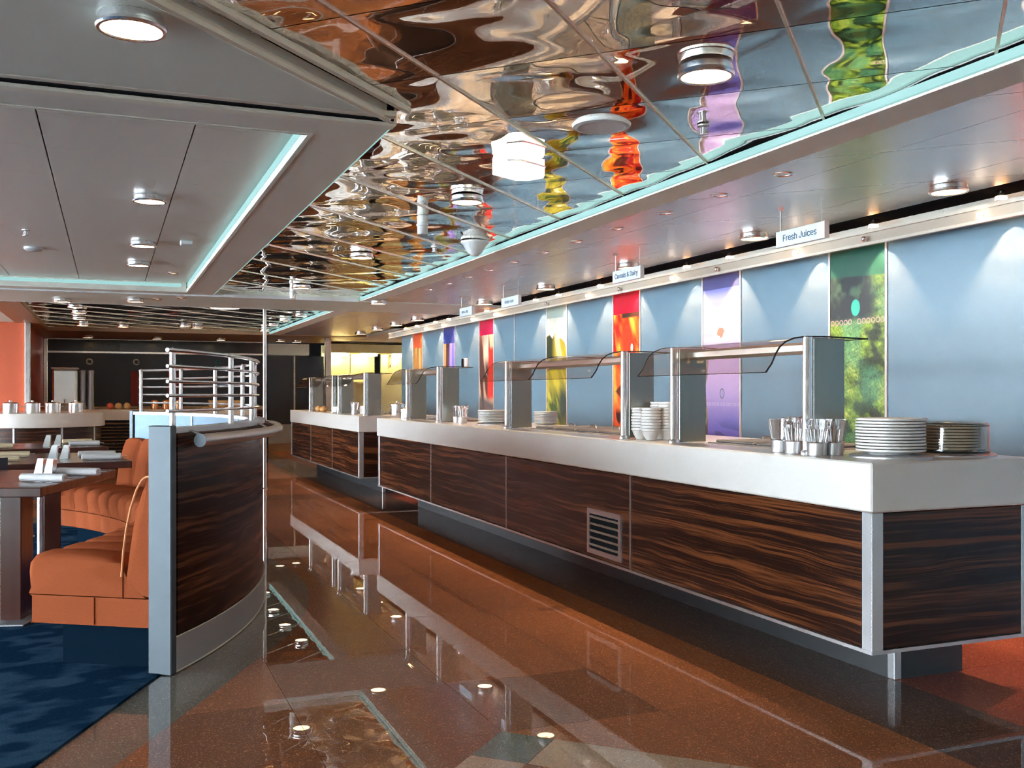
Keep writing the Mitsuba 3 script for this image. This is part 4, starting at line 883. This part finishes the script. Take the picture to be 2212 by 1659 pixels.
part(isl, 'louvre_backing', box(-0.22, 0.42, 17.455, 17.48, 0.02, 0.74), 'black')
for i in range(13): part(isl, 'louvre_slat', move(turn(box(-0.22, 0.42, -0.026, 0.026, -0.003, 0.003), 35, (1, 0, 0)), 0, 17.445, 0.05 + i * 0.054), 'bronze_trim')
part(isl, 'louvre_frame', cat(box(-0.25, -0.22, 17.42, 17.48, 0.0, 0.745), box(0.42, 0.45, 17.42, 17.48, 0.0, 0.745)), 'steel')
bc = thing('back_counter', 'long tan counter along the dark back wall', 'counter')
part(bc, 'worktop', box(-1.1, 2.9, 20.15, YB - 0.04, 0.86, 0.93, 0.006), 'island_top'); part(bc, 'body', box(-1.05, 2.85, 20.25, YB - 0.05, 0, 0.86), 'wood')
dp = thing('drink_dispenser', 'tall stainless drink dispenser on the serving island', 'dispenser')
part(dp, 'tank', box(-0.86, -0.48, 17.9, 18.3, 0.99, 1.58, 0.03), 'chrome'); part(dp, 'lid', box(-0.88, -0.46, 17.88, 18.32, 1.58, 1.61, 0.01), 'steel'); part(dp, 'stand', box(-0.82, -0.52, 17.95, 18.25, 0.92, 0.99), 'steel_dark')
part(dp, 'tap', cat(rod((-0.67, 17.9, 1.08), (-0.67, 17.82, 1.08), 0.014), rod((-0.67, 17.83, 1.09), (-0.67, 17.83, 1.03), 0.01)), 'steel_dark')
for i, x in enumerate((-0.40, -0.28)):
    solo('cereal_tube', move(lathe([(0, 0), (0.055, 0), (0.055, 0.10), (0.048, 0.12), (0.048, 0.60), (0.055, 0.61), (0.055, 0.64), (0, 0.66)], 20), x, 18.0, 0.92), 'steel_dark', f'tall dark cylinder beside the drink dispenser, {("left", "right")[i]} one', 'dispenser tube', smooth=35)
for i, x in enumerate((0.72, 0.90, 1.10)):
    solo('copper_canister', move(lathe([(0, 0), (0.055, 0), (0.06, 0.02), (0.06, 0.13), (0.045, 0.15), (0, 0.155)], 20), x, 17.9, 0.92), 'copper', f'copper canister on the island behind the railing, {("left", "middle", "right")[i]} one', 'canister', smooth=35)
for i, (x, c) in enumerate(((0.15, 'bread'), (0.28, 'bread'), (0.02, 'fruit_red'))): solo('fruit', move(trimesh.creation.icosphere(subdivisions=2, radius=0.055), x, 17.8, 0.974), c, f'{("amber round fruit left of two", "amber round fruit right of two", "reddish round fruit")[i]} on the serving island', 'fruit', smooth=True)
plastic('fruit_red', (0.6, 0.10, 0.04), 0.3)
k = thing('bread_tray', 'orange lit tray of food on the island at the end of the railing', 'tray'); part(k, 'tray', box(1.45, 2.05, 17.55, 17.95, 0.92, 0.945, 0.004), 'bread'); part(k, 'display', box(1.62, 2.2, 18.0, 18.3, 0.945, 1.06, 0.01), 'bread')
scene = {k: v for k, v in scene.items()}
